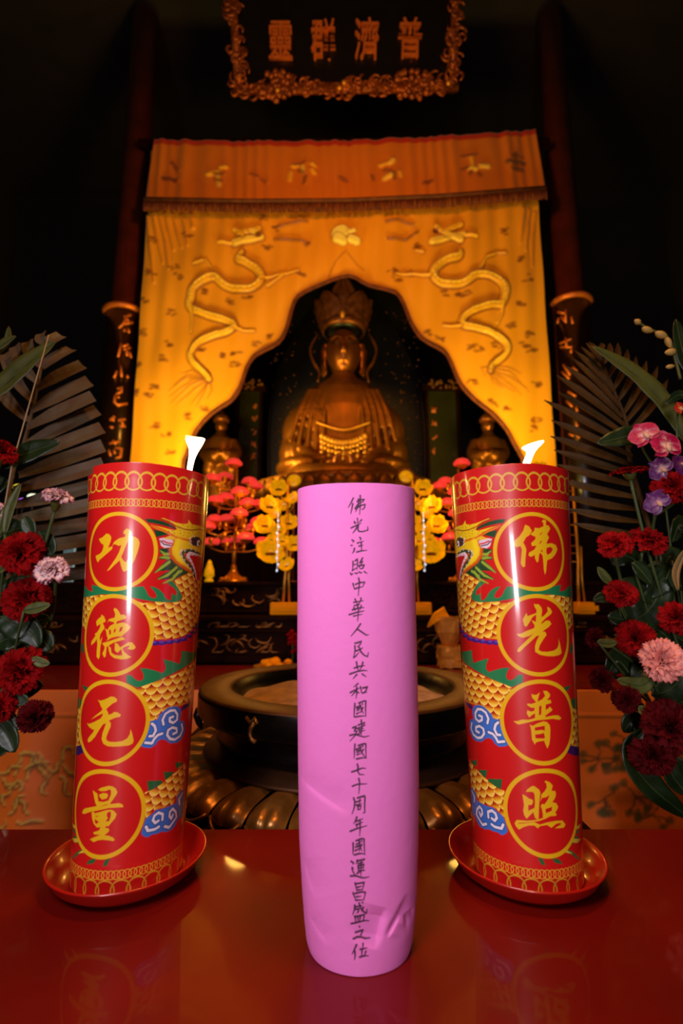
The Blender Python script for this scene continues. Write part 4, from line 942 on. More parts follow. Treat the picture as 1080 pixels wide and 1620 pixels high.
# ------------------------------------------------------------------ yellow embroidered curtain round the shrine opening
CY = 3.40
def cw(px, py, Y=CY):
    p = W(px, py, Y); return (p.x, p.z)
c2 = lambda P: [cw(x, y) for x, y in T(180, 300, 2.842, P)]
c3 = lambda P: [cw(x, y) for x, y in T(520, 300, 2.7, P)]
OPEN = [(290,900),(290,745),(296,719),(310,683),(335,655),(366,634),(380,613),(391,581),(405,562),(440,543),(454,518),(461.5,490),(472,469),(507,451),(551,437),(583,452),(624,463),(638,481),(650,511),(668,537),(701,556),(713,574),(727,607),(750,633),(779,656),(801,681),(813,704),(822,720),(827,745),(827,900)]
def curtain():
    x0, x1 = -1.475, 1.495; z0, z1 = EYE+0.45, EYE+3.36
    base = lin(238, 158, 4)
    cv = Canvas(x0-0.02, x1+0.02, z0, z1, 0.0065, base)
    out, gold, pale = lin(120, 56, 4), lin(246, 182, 22), lin(255, 212, 70)
    rr = random.Random(21)
    # little scattered motifs
    spots2 = [(170,230),(165,370),(140,500),(270,350),(290,390),(260,550),(130,640),(240,690),(220,760),(120,790),(185,890),(160,930),(180,1055),(235,1100),(335,1020),(410,985),(545,790),(500,750),(550,740),(640,690),(690,655),(520,500),(600,490),(385,730),(680,130),(730,170),(690,260),(330,200),(110,910),(410,460),(845,380),(255,1180)]
    spots3 = [(815,300),(820,490),(860,620),(870,690),(840,660),(770,930),(870,1015),(890,980),(600,680),(640,680),(720,660),(430,610),(480,640),(550,450),(590,440),(290,380),(270,355),(350,360),(610,820),(700,910),(380,240),(760,180),(890,830),(850,380),(500,440),(780,580)]
    for f, S in ((c2, spots2), (c3, spots3)):
        for (a, b) in S:
            for k in range(5):
                dx, dy = rr.uniform(-18, 18), rr.uniform(-13, 13); q = rr.uniform(3, 9)
                cv.stroke(f([(a+dx-q, b+dy+rr.uniform(-5, 5)), (a+dx+q, b+dy+rr.uniform(-5, 5))]), rr.uniform(0.005, 0.010), lin(118, 52, 4), 0.85, soft=0.016)
    def dragon(f, body, limbs, tail, head, eye):
        B = [tuple(p)[:2] for p in spline([(a, b, 0) for a, b in body], 5)]
        n = len(B); wd = [0.029*(0.55+0.45*math.sin(min(1.0, (1-i/n)*1.1+0.1)*PI/2))*(0.6+0.4*min(1, i/6)) for i in range(n)]
        P = f(B)
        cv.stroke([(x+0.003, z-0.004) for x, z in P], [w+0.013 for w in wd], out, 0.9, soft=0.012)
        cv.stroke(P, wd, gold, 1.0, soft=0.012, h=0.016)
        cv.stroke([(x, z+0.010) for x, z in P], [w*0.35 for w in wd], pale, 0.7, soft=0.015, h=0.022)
        for i in range(0, n, 2):          # scale ticks
            x, z = P[i]; cv.ring((x, z), wd[i]*0.7, 0.002, lin(170, 96, 6), alpha=0.5)
        for L in limbs:
            Q = f(L); cv.stroke([(x+.004, z-.006) for x, z in Q], [0.018]+[0.012]*(len(Q)-1), out, 0.7, soft=0.015)
            cv.stroke(Q, [0.012]+[0.007]*(len(Q)-1), gold, 0.9, soft=0.01, h=0.010)
        for L in tail:
            cv.stroke(f(L), [0.006, 0.005, 0.002][:len(L)] if len(L) <= 3 else 0.005, out, 0.75, soft=0.012, h=0.004)
        for L, w, c in head:
            Q = f(L); cv.stroke([(x+.004, z-.006) for x, z in Q], w*1.4, out, 0.7, soft=0.015); cv.stroke(Q, w, c, 1, soft=0.01, h=0.014)
        for e in eye: cv.ring(f([e])[0], 0.012, 0.010, lin(120, 50, 10))
    tail2 = [[(410,850),(350,860),(250,930)],[(405,855),(340,880),(255,960)],[(415,860),(360,900),(285,965)],[(400,845),(330,835),(270,880)],[(420,865),(390,910),(350,965)],[(430,860),(440,900),(420,940)],[(410,850),(320,850),(245,905)],[(425,862),(400,920),(370,975)],[(400,840),(350,815),(300,830)]]
    dragon(c2, [(575,285),(560,310),(600,330),(645,360),(660,400),(625,440),(560,445),(495,425),(450,390),(400,410),(355,440),(345,480),(340,520),(375,545),(440,570),(510,590),(540,615),(500,640),(420,668),(370,700),(345,740),(360,780),(405,820),(425,850)],
           [[(660,400),(720,390),(800,375),(830,370)],[(440,390),(440,360),(415,320)],[(520,610),(580,635),(630,635)],[(345,530),(350,590),(345,640)],[(690,430),(740,400),(760,385)],[(360,330),(400,325)]], tail2,
           [([(540,240),(600,230),(660,215)], 0.026, pale), ([(560,200),(610,195),(650,180)], 0.022, gold), ([(540,180),(560,190),(580,215)], 0.016, gold), ([(620,190),(650,205)], 0.022, pale), ([(720,220),(800,225),(880,240),(860,255)], 0.006, out), ([(730,170),(800,150),(870,140)], 0.006, out), ([(530,245),(470,240)], 0.010, gold)], [(650,210)])
    tail3 = [[(700,770),(760,800),(840,850)],[(700,760),(770,780),(850,870)],[(690,770),(750,820),(820,880)],[(690,780),(730,830),(790,870)],[(700,750),(760,760),(820,790)],[(680,770),(700,820),(740,850)],[(680,760),(650,760),(670,800)]]
    dragon(c3, [(560,265),(550,285),(490,305),(445,350),(460,390),(520,402),(580,392),(630,360),(690,365),(735,390),(752,430),(735,485),(700,490),(640,505),(590,530),(570,555),(580,583),(640,595),(710,618),(760,660),(750,705),(700,745),(690,770)],
           [[(430,370),(360,365),(290,360)],[(650,330),(670,290),(720,265),(755,270)],[(560,580),(520,585),(490,580)],[(740,480),(740,530),(720,570)],[(400,265),(370,260)]], tail3,
           [([(440,225),(500,205),(570,195)], 0.026, pale), ([(460,160),(490,180),(560,150)], 0.022, gold), ([(500,190),(560,215)], 0.024, pale), ([(360,150),(300,130),(240,140)], 0.006, out), ([(380,180),(330,210),(250,210)], 0.006, out), ([(580,200),(630,205)], 0.010, gold)], [(455,178)])
    for L in ([(175,110),(190,200),(215,330)], [(230,110),(245,190),(265,270)], [(262,110),(280,190),(300,260)], [(300,110),(318,190),(330,250)], [(200,110),(230,240),(245,360)], [(150,120),(160,260),(180,420)], [(345,110),(352,170)]):
        cv.stroke(c2(L), [0.006, 0.012, 0.004][:len(L)], lin(196, 104, 4), 0.6, soft=0.02, h=0.012)  # pleats, here and on the right: raised, with crease shade painted darker
    for L in ([(860,90),(850,160),(840,260)], [(830,90),(822,170),(815,230)], [(880,100),(872,200),(868,330)]):
        cv.stroke(c3(L), [0.006, 0.012, 0.004], lin(196, 104, 4), 0.5, soft=0.02, h=0.012)
    # flaming pearl over the opening
    for L, w in (([(40,190),(60,185)], 0.05), ([(35,215),(60,225)], 0.035), ([(95,215),(118,225)], 0.030), ([(90,185),(105,180)], 0.02)):
        cv.stroke(c3(L), w*1.25, out, 0.6, soft=0.02); cv.stroke(c3(L), w, lin(255, 236, 110), 1, soft=0.012, h=0.018)
    for L in ([(75,260),(30,310),(10,345)], [(80,270),(120,320),(150,340)], [(10,345),(0,380)]): cv.stroke(c3(L), 0.005, out, 0.6, soft=0.012)
    # hem along the opening
    hem = [cw(x, y) for x, y in OPEN]
    cv.stroke(hem, 0.036, lin(196, 110, 8), 0.75, soft=0.03); cv.stroke(hem, 0.016, lin(86, 44, 14), 0.9, soft=0.012)
    nx, nz = 420, 430
    X, Z = np.meshgrid(np.linspace(x0, x1, nx), np.linspace(z0, z1, nz))
    top_drop = np.clip((Z-z0)/(z1-z0), 0, 1)
    folds = 0.007*np.sin(X*19+1.5*np.sin(Z*1.3))*(0.35+0.65*top_drop)+0.007*np.sin(X*47+3*np.sin(Z*0.9+X))*(0.3+0.7*top_drop**2)+0.006*np.sin(X*7-Z*9)
    folds += 0.018*np.exp(-((X+1.22+0.10*(Z-z1)*-1)/0.05)**2)*top_drop
    hmap = cv.h[np.clip(((Z-cv.v0)/cv.res).astype(int), 0, cv.H-1), np.clip(((X-cv.u0)/cv.res).astype(int), 0, cv.W-1)]
    Y = CY+folds-hmap*1.2
    colr = cv.sample(X, Z)
    P = np.stack([X, Y, Z], -1)
    # cut the opening
    w, cov = Canvas.poly_cov(cv, hem)
    full = np.zeros((cv.H, cv.W)); full[w] = cov
    ins = full[np.clip(((Z-cv.v0)/cv.res).astype(int), 0, cv.H-1), np.clip(((X-cv.u0)/cv.res).astype(int), 0, cv.W-1)] > 0.5
    me = grid_mesh('panel', P, colr)
    bm = new(); bm.from_mesh(me); bm.verts.ensure_lookup_table()
    fl = ins.reshape(-1)
    bmesh.ops.delete(bm, geom=[v for v in bm.verts if fl[v.index]], context='VERTS')
    bm.to_mesh(me); bm.free()
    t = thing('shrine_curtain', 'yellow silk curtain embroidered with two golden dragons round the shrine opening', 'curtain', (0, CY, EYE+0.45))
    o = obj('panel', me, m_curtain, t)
    so = o.modifiers.new('thickness', 'SOLIDIFY'); so.thickness = 0.004
    bm = new(); tube(bm, spline([Vector((x, CY-0.005, z)) for x, z in hem], 3), 0.014, 6); obj('hem', bm, m_fringe, t)
    # valance
    YV = 3.33
    tl = [(240,211),(390,214),(545,213),(700,206),(850,196)]; bl = [(229,318),(390,321),(545,320),(700,313),(862,300)]
    TX = [W(x, y, YV) for x, y in tl]; BX = [W(x, y, YV) for x, y in bl]
    cvv = Canvas(-1.65, 1.65, EYE+2.5, EYE+3.75, 0.008, lin(222, 122, 10))
    vw = lambda P: [(W(x, y, YV).x, W(x, y, YV).z) for x, y in P]
    v5 = lambda P: vw(T(220, 190, 3.176, P)); v6 = lambda P: vw(T(540, 190, 3.176, P))
    for f, L, w, c in ((v5, [(345,265),(390,250)], .022, gold), (v5, [(405,225),(430,222)], .020, gold), (v5, [(390,270),(400,320)], .016, pale), (v5, [(375,260),(420,262)], .012, out), (v5, [(380,290),(410,300)], .012, out),
                       (v5, [(770,215),(790,212)], .018, gold), (v5, [(870,205),(880,215)], .018, gold), (v5, [(760,250),(755,290)], .016, gold), (v5, [(820,220),(825,250)], .016, pale), (v5, [(870,240),(880,255)], .016, gold), (v5, [(800,240),(830,255)], .012, out), (v5, [(835,280),(830,310)], .014, out), (v5, [(780,205),(830,200)], .010, out),
                       (v6, [(200,210),(220,205)], .018, gold), (v6, [(245,205),(260,190)], .020, pale), (v6, [(220,285),(255,270)], .022, pale), (v6, [(295,250),(300,270)], .014, gold), (v6, [(265,260),(268,300)], .013, out), (v6, [(155,270),(160,290)], .012, out), (v6, [(215,240),(250,250)], .012, out),
                       (v6, [(610,165),(680,160)], .014, out), (v6, [(660,175),(665,240)], .014, gold), (v6, [(705,220),(740,222)], .022, pale), (v6, [(650,230),(680,235)], .018, pale), (v6, [(650,265),(655,250)], .013, out), (v6, [(690,260),(700,275)], .014, out), (v6, [(610,235),(640,225)], .012, out),
                       (v6, [(840,200),(920,205)], .020, lin(90, 52, 14)), (v6, [(860,165),(910,170)], .014, lin(110, 62, 14)), (v6, [(865,240),(910,245)], .018, lin(90, 52, 14)), (v6, [(880,150),(885,240)], .014, lin(110, 62, 14)),
                       (v5, [(120,285),(185,295)], .018, lin(110, 40, 8)), (v5, [(160,200),(190,240)], .016, lin(140, 60, 10)), (v5, [(560,260),(640,310)], .012, lin(150, 66, 10)), (v6, [(420,310),(450,300)], .018, lin(130, 60, 10)), (v5, [(1010,280),(1040,300)], .016, lin(140, 66, 12))):
        cvv.stroke(f(L), w, c, 0.9, soft=0.018, h=0.01)
    U, Vv = np.meshgrid(np.linspace(0, 1, 300), np.linspace(0, 1, 70))
    ks = np.linspace(0, 1, 5)
    bx = np.interp(U, ks, [p.x for p in BX]); bz = np.interp(U, ks, [p.z for p in BX]); tx = np.interp(U, ks, [p.x for p in TX]); tz = np.interp(U, ks, [p.z for p in TX])
    X = bx+(tx-bx)*Vv; Z = bz+(tz-bz)*Vv
    hv = cvv.h[np.clip(((Z-cvv.v0)/cvv.res).astype(int), 0, cvv.H-1), np.clip(((X-cvv.u0)/cvv.res).astype(int), 0, cvv.W-1)]
    Y = YV+0.006*np.sin(X*23+np.sin(X*5)*2)+0.005*np.sin(X*58+Z*2+np.sin(X*9)*3)-hv+0.05*Vv
    colr = cvv.sample(X, Z)
    band = np.clip((Vv-0.90)/0.03, 0, 1)[..., None]; colr = colr*(1-band)+np.array(lin(190, 34, 8))*band
    me = grid_mesh('valance', np.stack([X, Y, Z], -1), colr)
    o = obj('valance', me, m_curtain, t); so = o.modifiers.new('thickness', 'SOLIDIFY'); so.thickness = 0.004
    bm = new()
    for i in range(170):                        # tassel fringe
        u = i/169; x = np.interp(u, ks, [p.x for p in BX]); z = np.interp(u, ks, [p.z for p in BX]); L = 0.085
        tube(bm, [(x, YV-0.004, z+0.006), (x+rr.uniform(-.003, .003), YV-0.012, z-L*0.45), (x+rr.uniform(-.005, .005), YV-0.008, z-L*rr.uniform(0.9, 1.05))], [0.0095, 0.0080, 0.0085], 5)
    obj('fringe', bm, m_fringe, t)
    bm = new(); tube(bm, [Vector((p.x, YV-0.015, p.z+0.004)) for p in BX], 0.015, 8); obj('fringe_cord', bm, M('fringe_braid', lin(110, 52, 16), 0.7, noise=0.6, nscale=25), t)
    bm = new(); box(bm, (0.02, CY+0.03, TX[2].z+0.02), (3.2, 0.05, 0.05)); obj('curtain_rail', bm, m_darkwood, t, smooth=False)
curtain()

# ------------------------------------------------------------------ columns with couplet boards
def col_hit(cx, cy, r, px, py):
    d = ray(px, py); A = d.x**2+d.y**2; B = -2*(d.x*cx+d.y*cy); C = cx*cx+cy*cy-r*r
    t = (-B-math.sqrt(max(0, B*B-4*A*C)))/(2*A); return Vector((d.x*t, d.y*t, EYE+d.z*t))
def column(cx, ztop_px, side, chars, ox, oy, s, label_c, label_b):
    cyl = 3.56
    t = thing('temple_column', label_c, 'column', (cx, cyl, 0))
    bm = new(); lathe(bm, [(0.19, 0), (0.19, 0.10), (0.16, 0.16), (0.105, 0.22), (0.105, 5.9), (0.001, 5.9)], (cx, cyl, 0), 32); obj('shaft', bm, m_column, t)
    zt = W(540+cx*793/3.8, ztop_px, cyl-0.1).z
    b = thing('couplet_board', label_b, 'board', (cx, cyl, EYE-0.3))
    bm = new()      # a half-round board strapped to the column
    rows = []
    for z in (EYE-0.3, zt):
        row = []
        for k in range(25):
            a = PI+PI*k/24; row.append(bm.verts.new((cx+0.132*math.cos(a), cyl+0.132*math.sin(a), z)))
        for k in range(25):
            a = 2*PI-PI*k/24; row.append(bm.verts.new((cx+0.112*math.cos(a), cyl+0.112*math.sin(a), z)))
        rows.append(row)
    grid_faces(bm, rows, True, True, True); obj('panel', bm, m_board, b)
    bm = new(); tube(bm, [(cx+0.140*math.cos(PI+PI*k/20), cyl+0.140*math.sin(PI+PI*k/20), zt+0.0) for k in range(21)], 0.022, 8); obj('top_rim', bm, m_gilt, b)
    bm = new(); tube(bm, [(cx-side*0.134, cyl-0.01, EYE-0.3), (cx-side*0.134, cyl-0.01, zt)], 0.010, 8); obj('edge_bead', bm, m_column, b)
    for ch in chars:
        bm = new()
        for L in ch:
            P = [col_hit(cx, cyl, 0.134, x, y) for x, y in T(ox, oy, s, L)]
            tube(bm, P, [0.010]+[0.0125]*(len(P)-2)+[0.010], 6)
        obj('gilt_character', bm, m_gilt, b)
column(-1.655, 486, -1, [
  [[(215,190),(285,170)],[(240,180),(215,250),(165,295)],[(225,255),(300,240)],[(215,300),(225,330)],[(255,300),(265,340)],[(240,200),(260,230)]],
  [[(190,440),(160,570)],[(200,470),(260,450)],[(210,500),(280,480)],[(240,490),(245,560)],[(270,520),(285,580)]],
  [[(185,650),(195,760)],[(150,700),(120,770)],[(245,740),(255,770)]],
  [[(150,870),(200,860),(190,900),(140,920)],[(130,930),(125,1000),(160,1025),(250,1010)],[(160,940),(165,960)]],
  [[(80,1170),(130,1130)],[(110,1130),(115,1180)],[(80,1230),(115,1240)],[(160,1170),(230,1160)],[(170,1220),(230,1230)],[(190,1170),(210,1220)]],
  [[(75,1390),(180,1370)],[(110,1360),(140,1400)],[(70,1450),(90,1510)],[(130,1430),(195,1440),(180,1520),(130,1530)],[(120,1450),(130,1490)]]],
  160, 470, 6, 'dark column at the left edge of the yellow curtain', 'dark half-round board with gilt characters on the left column')
column(1.755, 470, 1, [
  [[(170,290),(230,300)],[(240,270),(240,360)],[(180,340),(170,390)],[(200,330),(250,380)],[(290,330),(300,390)]],
  [[(190,560),(290,520)],[(195,590),(300,590)],[(240,510),(250,600)],[(290,600),(285,640)]],
  [[(220,740),(280,830)],[(210,800),(270,860)],[(300,760),(340,800)]],
  [[(260,970),(330,1010)],[(250,1050),(300,1100)],[(330,1100),(340,1140)]],
  [[(330,1230),(340,1270)],[(270,1330),(310,1350)],[(340,1340),(360,1370)]]],
  850, 440, 5.4, 'dark reddish column at the right edge of the yellow curtain', 'half-round board with gilt characters on the right column, behind the palm leaf')

# ------------------------------------------------------------------ hanging signboard
def signboard():
    Yb = 3.10; tilt = math.radians(13)
    P0 = W(546, 140, Yb)
    up = Vector((0, -math.sin(tilt), math.cos(tilt))); nrm = Vector((0, -math.cos(tilt), -math.sin(tilt)))
    t = thing('signboard', 'black hanging signboard with four gilt characters and carved gilt frame', 'signboard', P0)
    def on(px, py, off=0.0):
        d = ray(px, py); o = Vector((0, 0, EYE)); k = (P0-o).dot(nrm)/d.dot(nrm); return o+d*k+nrm*off
    hw = (on(722, 140)-on(368, 140)).length/2; cx = (on(722, 140).x+on(368, 140).x)/2
    H = 1.0
    rot = Matrix((Vector((1, 0, 0)), -nrm, up)).transposed()
    bm = new(); box(bm, (0, 0, 0), (2*hw, 0.05, H)); bmesh.ops.transform(bm, matrix=Matrix.Translation(Vector((cx, P0.y, P0.z))+up*H/2-nrm*0.03) @ rot.to_4x4(), verts=bm.verts)
    obj('panel', bm, m_black, t, smooth=False)
    rr = random.Random(14)
    def strip(a, b, w, n, nm):
        bm = new(); d = b-a; L = d.length; d.normalize(); s = d.cross(nrm)
        box(bm, (0, 0, 0), (1, 1, 1)); 
        bmesh.ops.transform(bm, matrix=Matrix.Translation((a+b)/2+nrm*0.01) @ Matrix((d*L, s*w*0.8, nrm*0.03)).transposed().to_4x4(), verts=bm.verts)
        for i in range(n):       # carved scrollwork
            c = a+d*rr.uniform(0, L)+s*rr.uniform(-0.45, 0.45)*w+nrm*0.02; ang = rr.uniform(0, 6.28); Q = [c]
            for j in range(5):
                ang += rr.uniform(0.4, 1.2); Q.append(Q[-1]+(d*math.cos(ang)+s*math.sin(ang))*0.022+nrm*rr.uniform(-.004, .006))
            tube(bm, Q, [0.006, 0.010, 0.011, 0.010, 0.008, 0.006], 6)
        obj(nm, bm, m_carvedgilt, t)
    strip(on(364, 0)+up*0.35, on(378, 143), 0.066, 70, 'side_frame'); strip(on(720, 0)+up*0.35, on(716, 140), 0.062, 70, 'side_frame')
    strip(on(370, 144), on(724, 138), 0.080, 130, 'bottom_frame')
    for (x, y) in ((440, 142), (652, 138)):
        bm = new()
        for i in range(46):
            a = rr.uniform(0, 6.28); r = 0.12*math.sqrt(rr.random()); c = on(x, y)+Vector((1, 0, 0))*r*math.cos(a)*1.15+up*r*math.sin(a)*0.85+nrm*0.03
            ell(bm, c, (0.026, 0.02, 0.020), 8, 6, rot=Euler((rr.uniform(0, 3), rr.uniform(0, 3), 0)))
        obj('rosette', bm, m_carvedgilt, t)
    for i, (px, py) in enumerate(((544, 138), (537, 146), (707, 139), (440, 150))):
        bm = new(); ell(bm, on(px, py, 0.045), (0.018, 0.014, 0.018), 10, 8); obj('boss', bm, m_gold, t)
    # characters, read right to left
    for chx, px, py in (('靈', 444, 67), ('群', 511, 65), ('濟', 580, 64), ('普', 648, 63)):
        cu = bpy.data.curves.new('character', 'FONT'); cu.body = chx; cu.size = 0.165; cu.extrude = 0.012; cu.offset = 0.001; cu.align_x = 'CENTER'; cu.align_y = 'CENTER'; cu.resolution_u = 3
        tmp = bpy.data.objects.new('tmp_text', cu); COL.objects.link(tmp)
        bpy.context.view_layer.update()
        me = bpy.data.meshes.new_from_object(tmp.evaluated_get(bpy.context.evaluated_depsgraph_get())); bpy.data.objects.remove(tmp)
        xs = [v.co for v in me.vertices]
        c = Vector(((min(v.x for v in xs)+max(v.x for v in xs))/2, (min(v.y for v in xs)+max(v.y for v in xs))/2, 0))
        m4 = Matrix.Translation(on(px, py, 0.012)) @ Matrix((Vector((1, 0, 0)), up, nrm)).transposed().to_4x4() @ Matrix.Diagonal((1.12, 1.75, 1, 1)) @ Matrix.Translation(-c)
        me.transform(m4)
        obj('gilt_character', me, m_gilt, t, smooth=False)
    for x in (-0.6, 0.6):
        bm = new(); tube(bm, [Vector((cx+x, P0.y, P0.z))+up*H, (cx+x, P0.y+0.1, 6.0)], 0.012, 6); obj('hanger', bm, m_black, t)
m_carvedgilt = M('carved_gilt_frame', lin(165, 86, 26), 0.42, metal=0.5, noise=0.6, nscale=16)
signboard()

# ------------------------------------------------------------------ the gilded seated statue
YB = 3.95
def remeshed(bm, name, mat, parent, voxel, smooth_it=6):
    me = bpy.data.meshes.new('tmp'); bm.to_mesh(me); bm.free()
    o = bpy.data.objects.new('tmp_obj', me); COL.objects.link(o)
    r = o.modifiers.new('r', 'REMESH'); r.mode = 'VOXEL'; r.voxel_size = voxel
    s = o.modifiers.new('s', 'SMOOTH'); s.iterations = smooth_it; s.factor = 0.5
    bpy.context.view_layer.update()
    m2 = bpy.data.meshes.new_from_object(o.evaluated_get(bpy.context.evaluated_depsgraph_get()))
    bpy.data.objects.remove(o)
    m2.name = name
    return obj(name, m2, mat, parent)
def loft(bm, secs, n=28, mi=0):
    """secs: (centre, half x, half y, power)"""
    rows = []
    for c, hx, hy, pw in secs:
        row = []
        for k in range(n):
            a = 2*PI*k/n; ca, sa = math.cos(a), math.sin(a)
            row.append(bm.verts.new(Vector(c)+Vector((hx*math.copysign(abs(ca)**(2/pw), ca), hy*math.copysign(abs(sa)**(2/pw), sa), 0))))
        rows.append(row)
    grid_faces(bm, rows, True, True, True, mi)
def head_mesh(bm, c, sx, sy, sz):
    """a calm face looking to -Y, eyes half closed"""
    g = lambda x, z, cx, cz, wx, wz: math.exp(-((x-cx)/wx)**2-((z-cz)/wz)**2)
    rows = []
    NU, NV = 64, 48
    for j in range(1, NV):
        th = PI*j/NV; row = []
        for i in range(NU):
            a = 2*PI*i/NU
            x, y, z = math.sin(th)*math.cos(a), math.sin(th)*math.sin(a), math.cos(th)
            wdt = 1.0-0.22*max(0, -z)**1.5+0.03*max(0, z)
            if y < 0:
                ax = abs(x); d = 0
                d += 0.20*g(x, z, 0, -0.16, 0.15, 0.13)+0.12*g(x, z, 0, 0.02, 0.10, 0.22)+0.09*g(ax, z, 0.11, -0.20, 0.08, 0.07)   # nose
                d += 0.06*g(ax, z, 0.34, 0.22, 0.22, 0.06)-0.09*g(ax, z, 0.34, 0.08, 0.18, 0.07)+0.065*g(ax, z, 0.34, 0.05, 0.15, 0.045)-0.05*g(ax, z, 0.34, -0.02, 0.16, 0.025)
                d += 0.09*g(x, z, 0, -0.40, 0.18, 0.045)-0.06*g(x, z, 0, -0.46, 0.24, 0.022)+0.10*g(x, z, 0, -0.52, 0.14, 0.05)-0.04*g(x, z, 0, -0.62, 0.2, 0.05)+0.09*g(x, z, 0, -0.78, 0.2, 0.12)
                d += 0.05*g(ax, z, 0.5, -0.25, 0.2, 0.25)
                y = y-d*0.72
            row.append(bm.verts.new(Vector(c)+Vector((x*sx*wdt, y*sy, z*sz))))
        rows.append(row)
    grid_faces(bm, rows, True, True, True)
def statue():
    k = YB/FPX
    def Q(px, py, dy=0.0): return W(px, py, YB+dy)
    u = lambda px: px*(YB*1.01+0.2)/FPX          # pixels -> metres at the statue
    seat = W(547, 778, YB-0.05)
    t = thing('buddha_statue', 'large gilded seated buddha with crown, in the opening of the yellow curtain', 'statue', (seat.x, YB, seat.z))
    bm = new()
    secs = [(592,16,.11),(602,22,.13),(612,38,.16),(622,54,.19),(636,66,.22),(655,73,.25),(680,77,.26),(705,78,.27),(730,78,.28),(765,80,.30)]
    loft(bm, [(Q(543, y), u(w), d, 2.3) for y, w, d in reversed(secs)])
    for s in (-1, 1):                             # arms in wide sleeves, hands resting in the lap
        sh, el, wr = Q(543+s*52, 648), Q(543+s*70, 704, -0.10), Q(543+s*30, 738, -0.36)
        P = spline([sh, (sh+el)/2+Vector((s*0.04, -0.02, 0)), el, (el+wr)/2+Vector((s*0.02, -0.03, -0.02)), wr], 6)
        n = len(P); tube(bm, P, [0.085+0.045*math.sin(PI*min(1, i/(n*0.62)))-0.04*max(0, (i/n-0.55))/0.45 for i in range(n)], 14)
        ell(bm, Q(543+s*60, 744, -0.15), (0.23, 0.30, 0.095), 20, 12)      # knees
        ell(bm, Q(543+s*82, 722, -0.05), (0.10, 0.16, 0.17), 16, 10)       # sleeve hanging over the knee
        tube(bm, spline([Q(543+s*80, 750, -0.2), Q(543+s*55, 752, -0.46), Q(543, 750, -0.5)], 5), 0.085, 12)
        # robe folds
        for dx0, dx1, y1 in ((40, 44, 712), (50, 58, 716), (60, 72, 712), (70, 84, 700), (30, 32, 700)):
            tube(bm, spline([Q(543+s*dx0*0.75, 616, -0.16), Q(543+s*dx0, 652, -0.24), Q(543+s*dx1, y1, -0.27)], 5), 0.020, 8)
    ell(bm, Q(543, 756, -0.22), (0.42, 0.34, 0.07), 24, 10)
    for i in range(5):                            # hem folds over the crossed legs
        tube(bm, spline([Q(470+i*6, 752+i*1.5, -0.40), Q(543, 756+i*2.2, -0.55), Q(616-i*6, 752+i*1.5, -0.40)], 6), 0.014, 8)
    robe = remeshed(bm, 'robe', m_statue, t, 0.011, 3)
    # hands, palms up, one in the other, thumb tips touching
    for s in (-1, 1):
        bm = new(); c = Q(543+s*7, 737, -0.46)
        ell(bm, c, (0.085, 0.065, 0.028), 16, 10)
        tube(bm, [Q(543+s*26, 738, -0.42), c], [0.042, 0.036], 12)
        for f in range(4):
            b0 = c+Vector((-s*0.055, -0.045+0.030*f, 0.006)); L = (0.085, 0.10, 0.095, 0.075)[f]
            tube(bm, [b0, b0+Vector((-s*L*0.5, 0, 0.016)), b0+Vector((-s*L, 0, 0.022))], [0.015, 0.014, 0.010], 8)
        tube(bm, [c+Vector((s*0.03, -0.05, 0.015)), c+Vector((s*0.02, -0.065, 0.055)), c+Vector((-s*0.028, -0.062, 0.085))], [0.018, 0.015, 0.010], 8)
        remeshed(bm, 'hand', m_face, t, 0.006, 2)
    # head
    bm = new(); c = Q(543, 561, -0.02)
    head_mesh(bm, c, u(27.5), 0.165, (Q(543, 522).z-Q(543, 597).z)/2)
    hd = obj('head', bm, m_face, t)
    bm = new(); tube(bm, [Q(543, 588, 0), Q(543, 606, 0)], [0.085, 0.095], 20); obj('neck', bm, m_face, t)
    for s in (-1, 1):
        bm = new(); e = [Q(543+s*28, 545, 0.0), Q(543+s*31, 556, 0), Q(543+s*31, 572, 0), Q(543+s*30, 590, 0), Q(543+s*28, 594, 0)]
        tube(bm, spline(e, 4), [0.018]*4+[0.026]*4+[0.018]*4+[0.022]*5, 8, flat=1.6); obj('ear', bm, m_face, hd)
        bm = new(); tube(bm, [c+Vector((s*0.020, -0.158, 0.030)), c+Vector((s*0.055, -0.152, 0.024)), c+Vector((s*0.090, -0.130, 0.030))], 0.0045, 6); obj('eyelid', bm, m_black, hd)
        bm = new(); tube(bm, spline([c+Vector((s*0.016, -0.168, 0.058)), c+Vector((s*0.055, -0.158, 0.082)), c+Vector((s*0.105, -0.122, 0.066))], 4), 0.005, 6); obj('brow', bm, m_statue, hd)
    bm = new(); lathe(bm, [(0.001, 0.0), (0.11, 0.0), (0.155, 0.02), (0.17, 0.06), (0.15, 0.16), (0.10, 0.22), (0.001, 0.24)], Q(543, 530, 0.05), 28); obj('hair', bm, m_black, t)
    # crown of upright leaves
    bm = new(); cc = Q(543, 527, 0.02); lathe(bm, [(0.165, 0.0), (0.185, 0.0), (0.195, 0.05), (0.190, 0.055), (0.170, 0.05), (0.165, 0.0)], cc, 40, caps=False)
    crown = obj('crown', bm, m_crown, t)
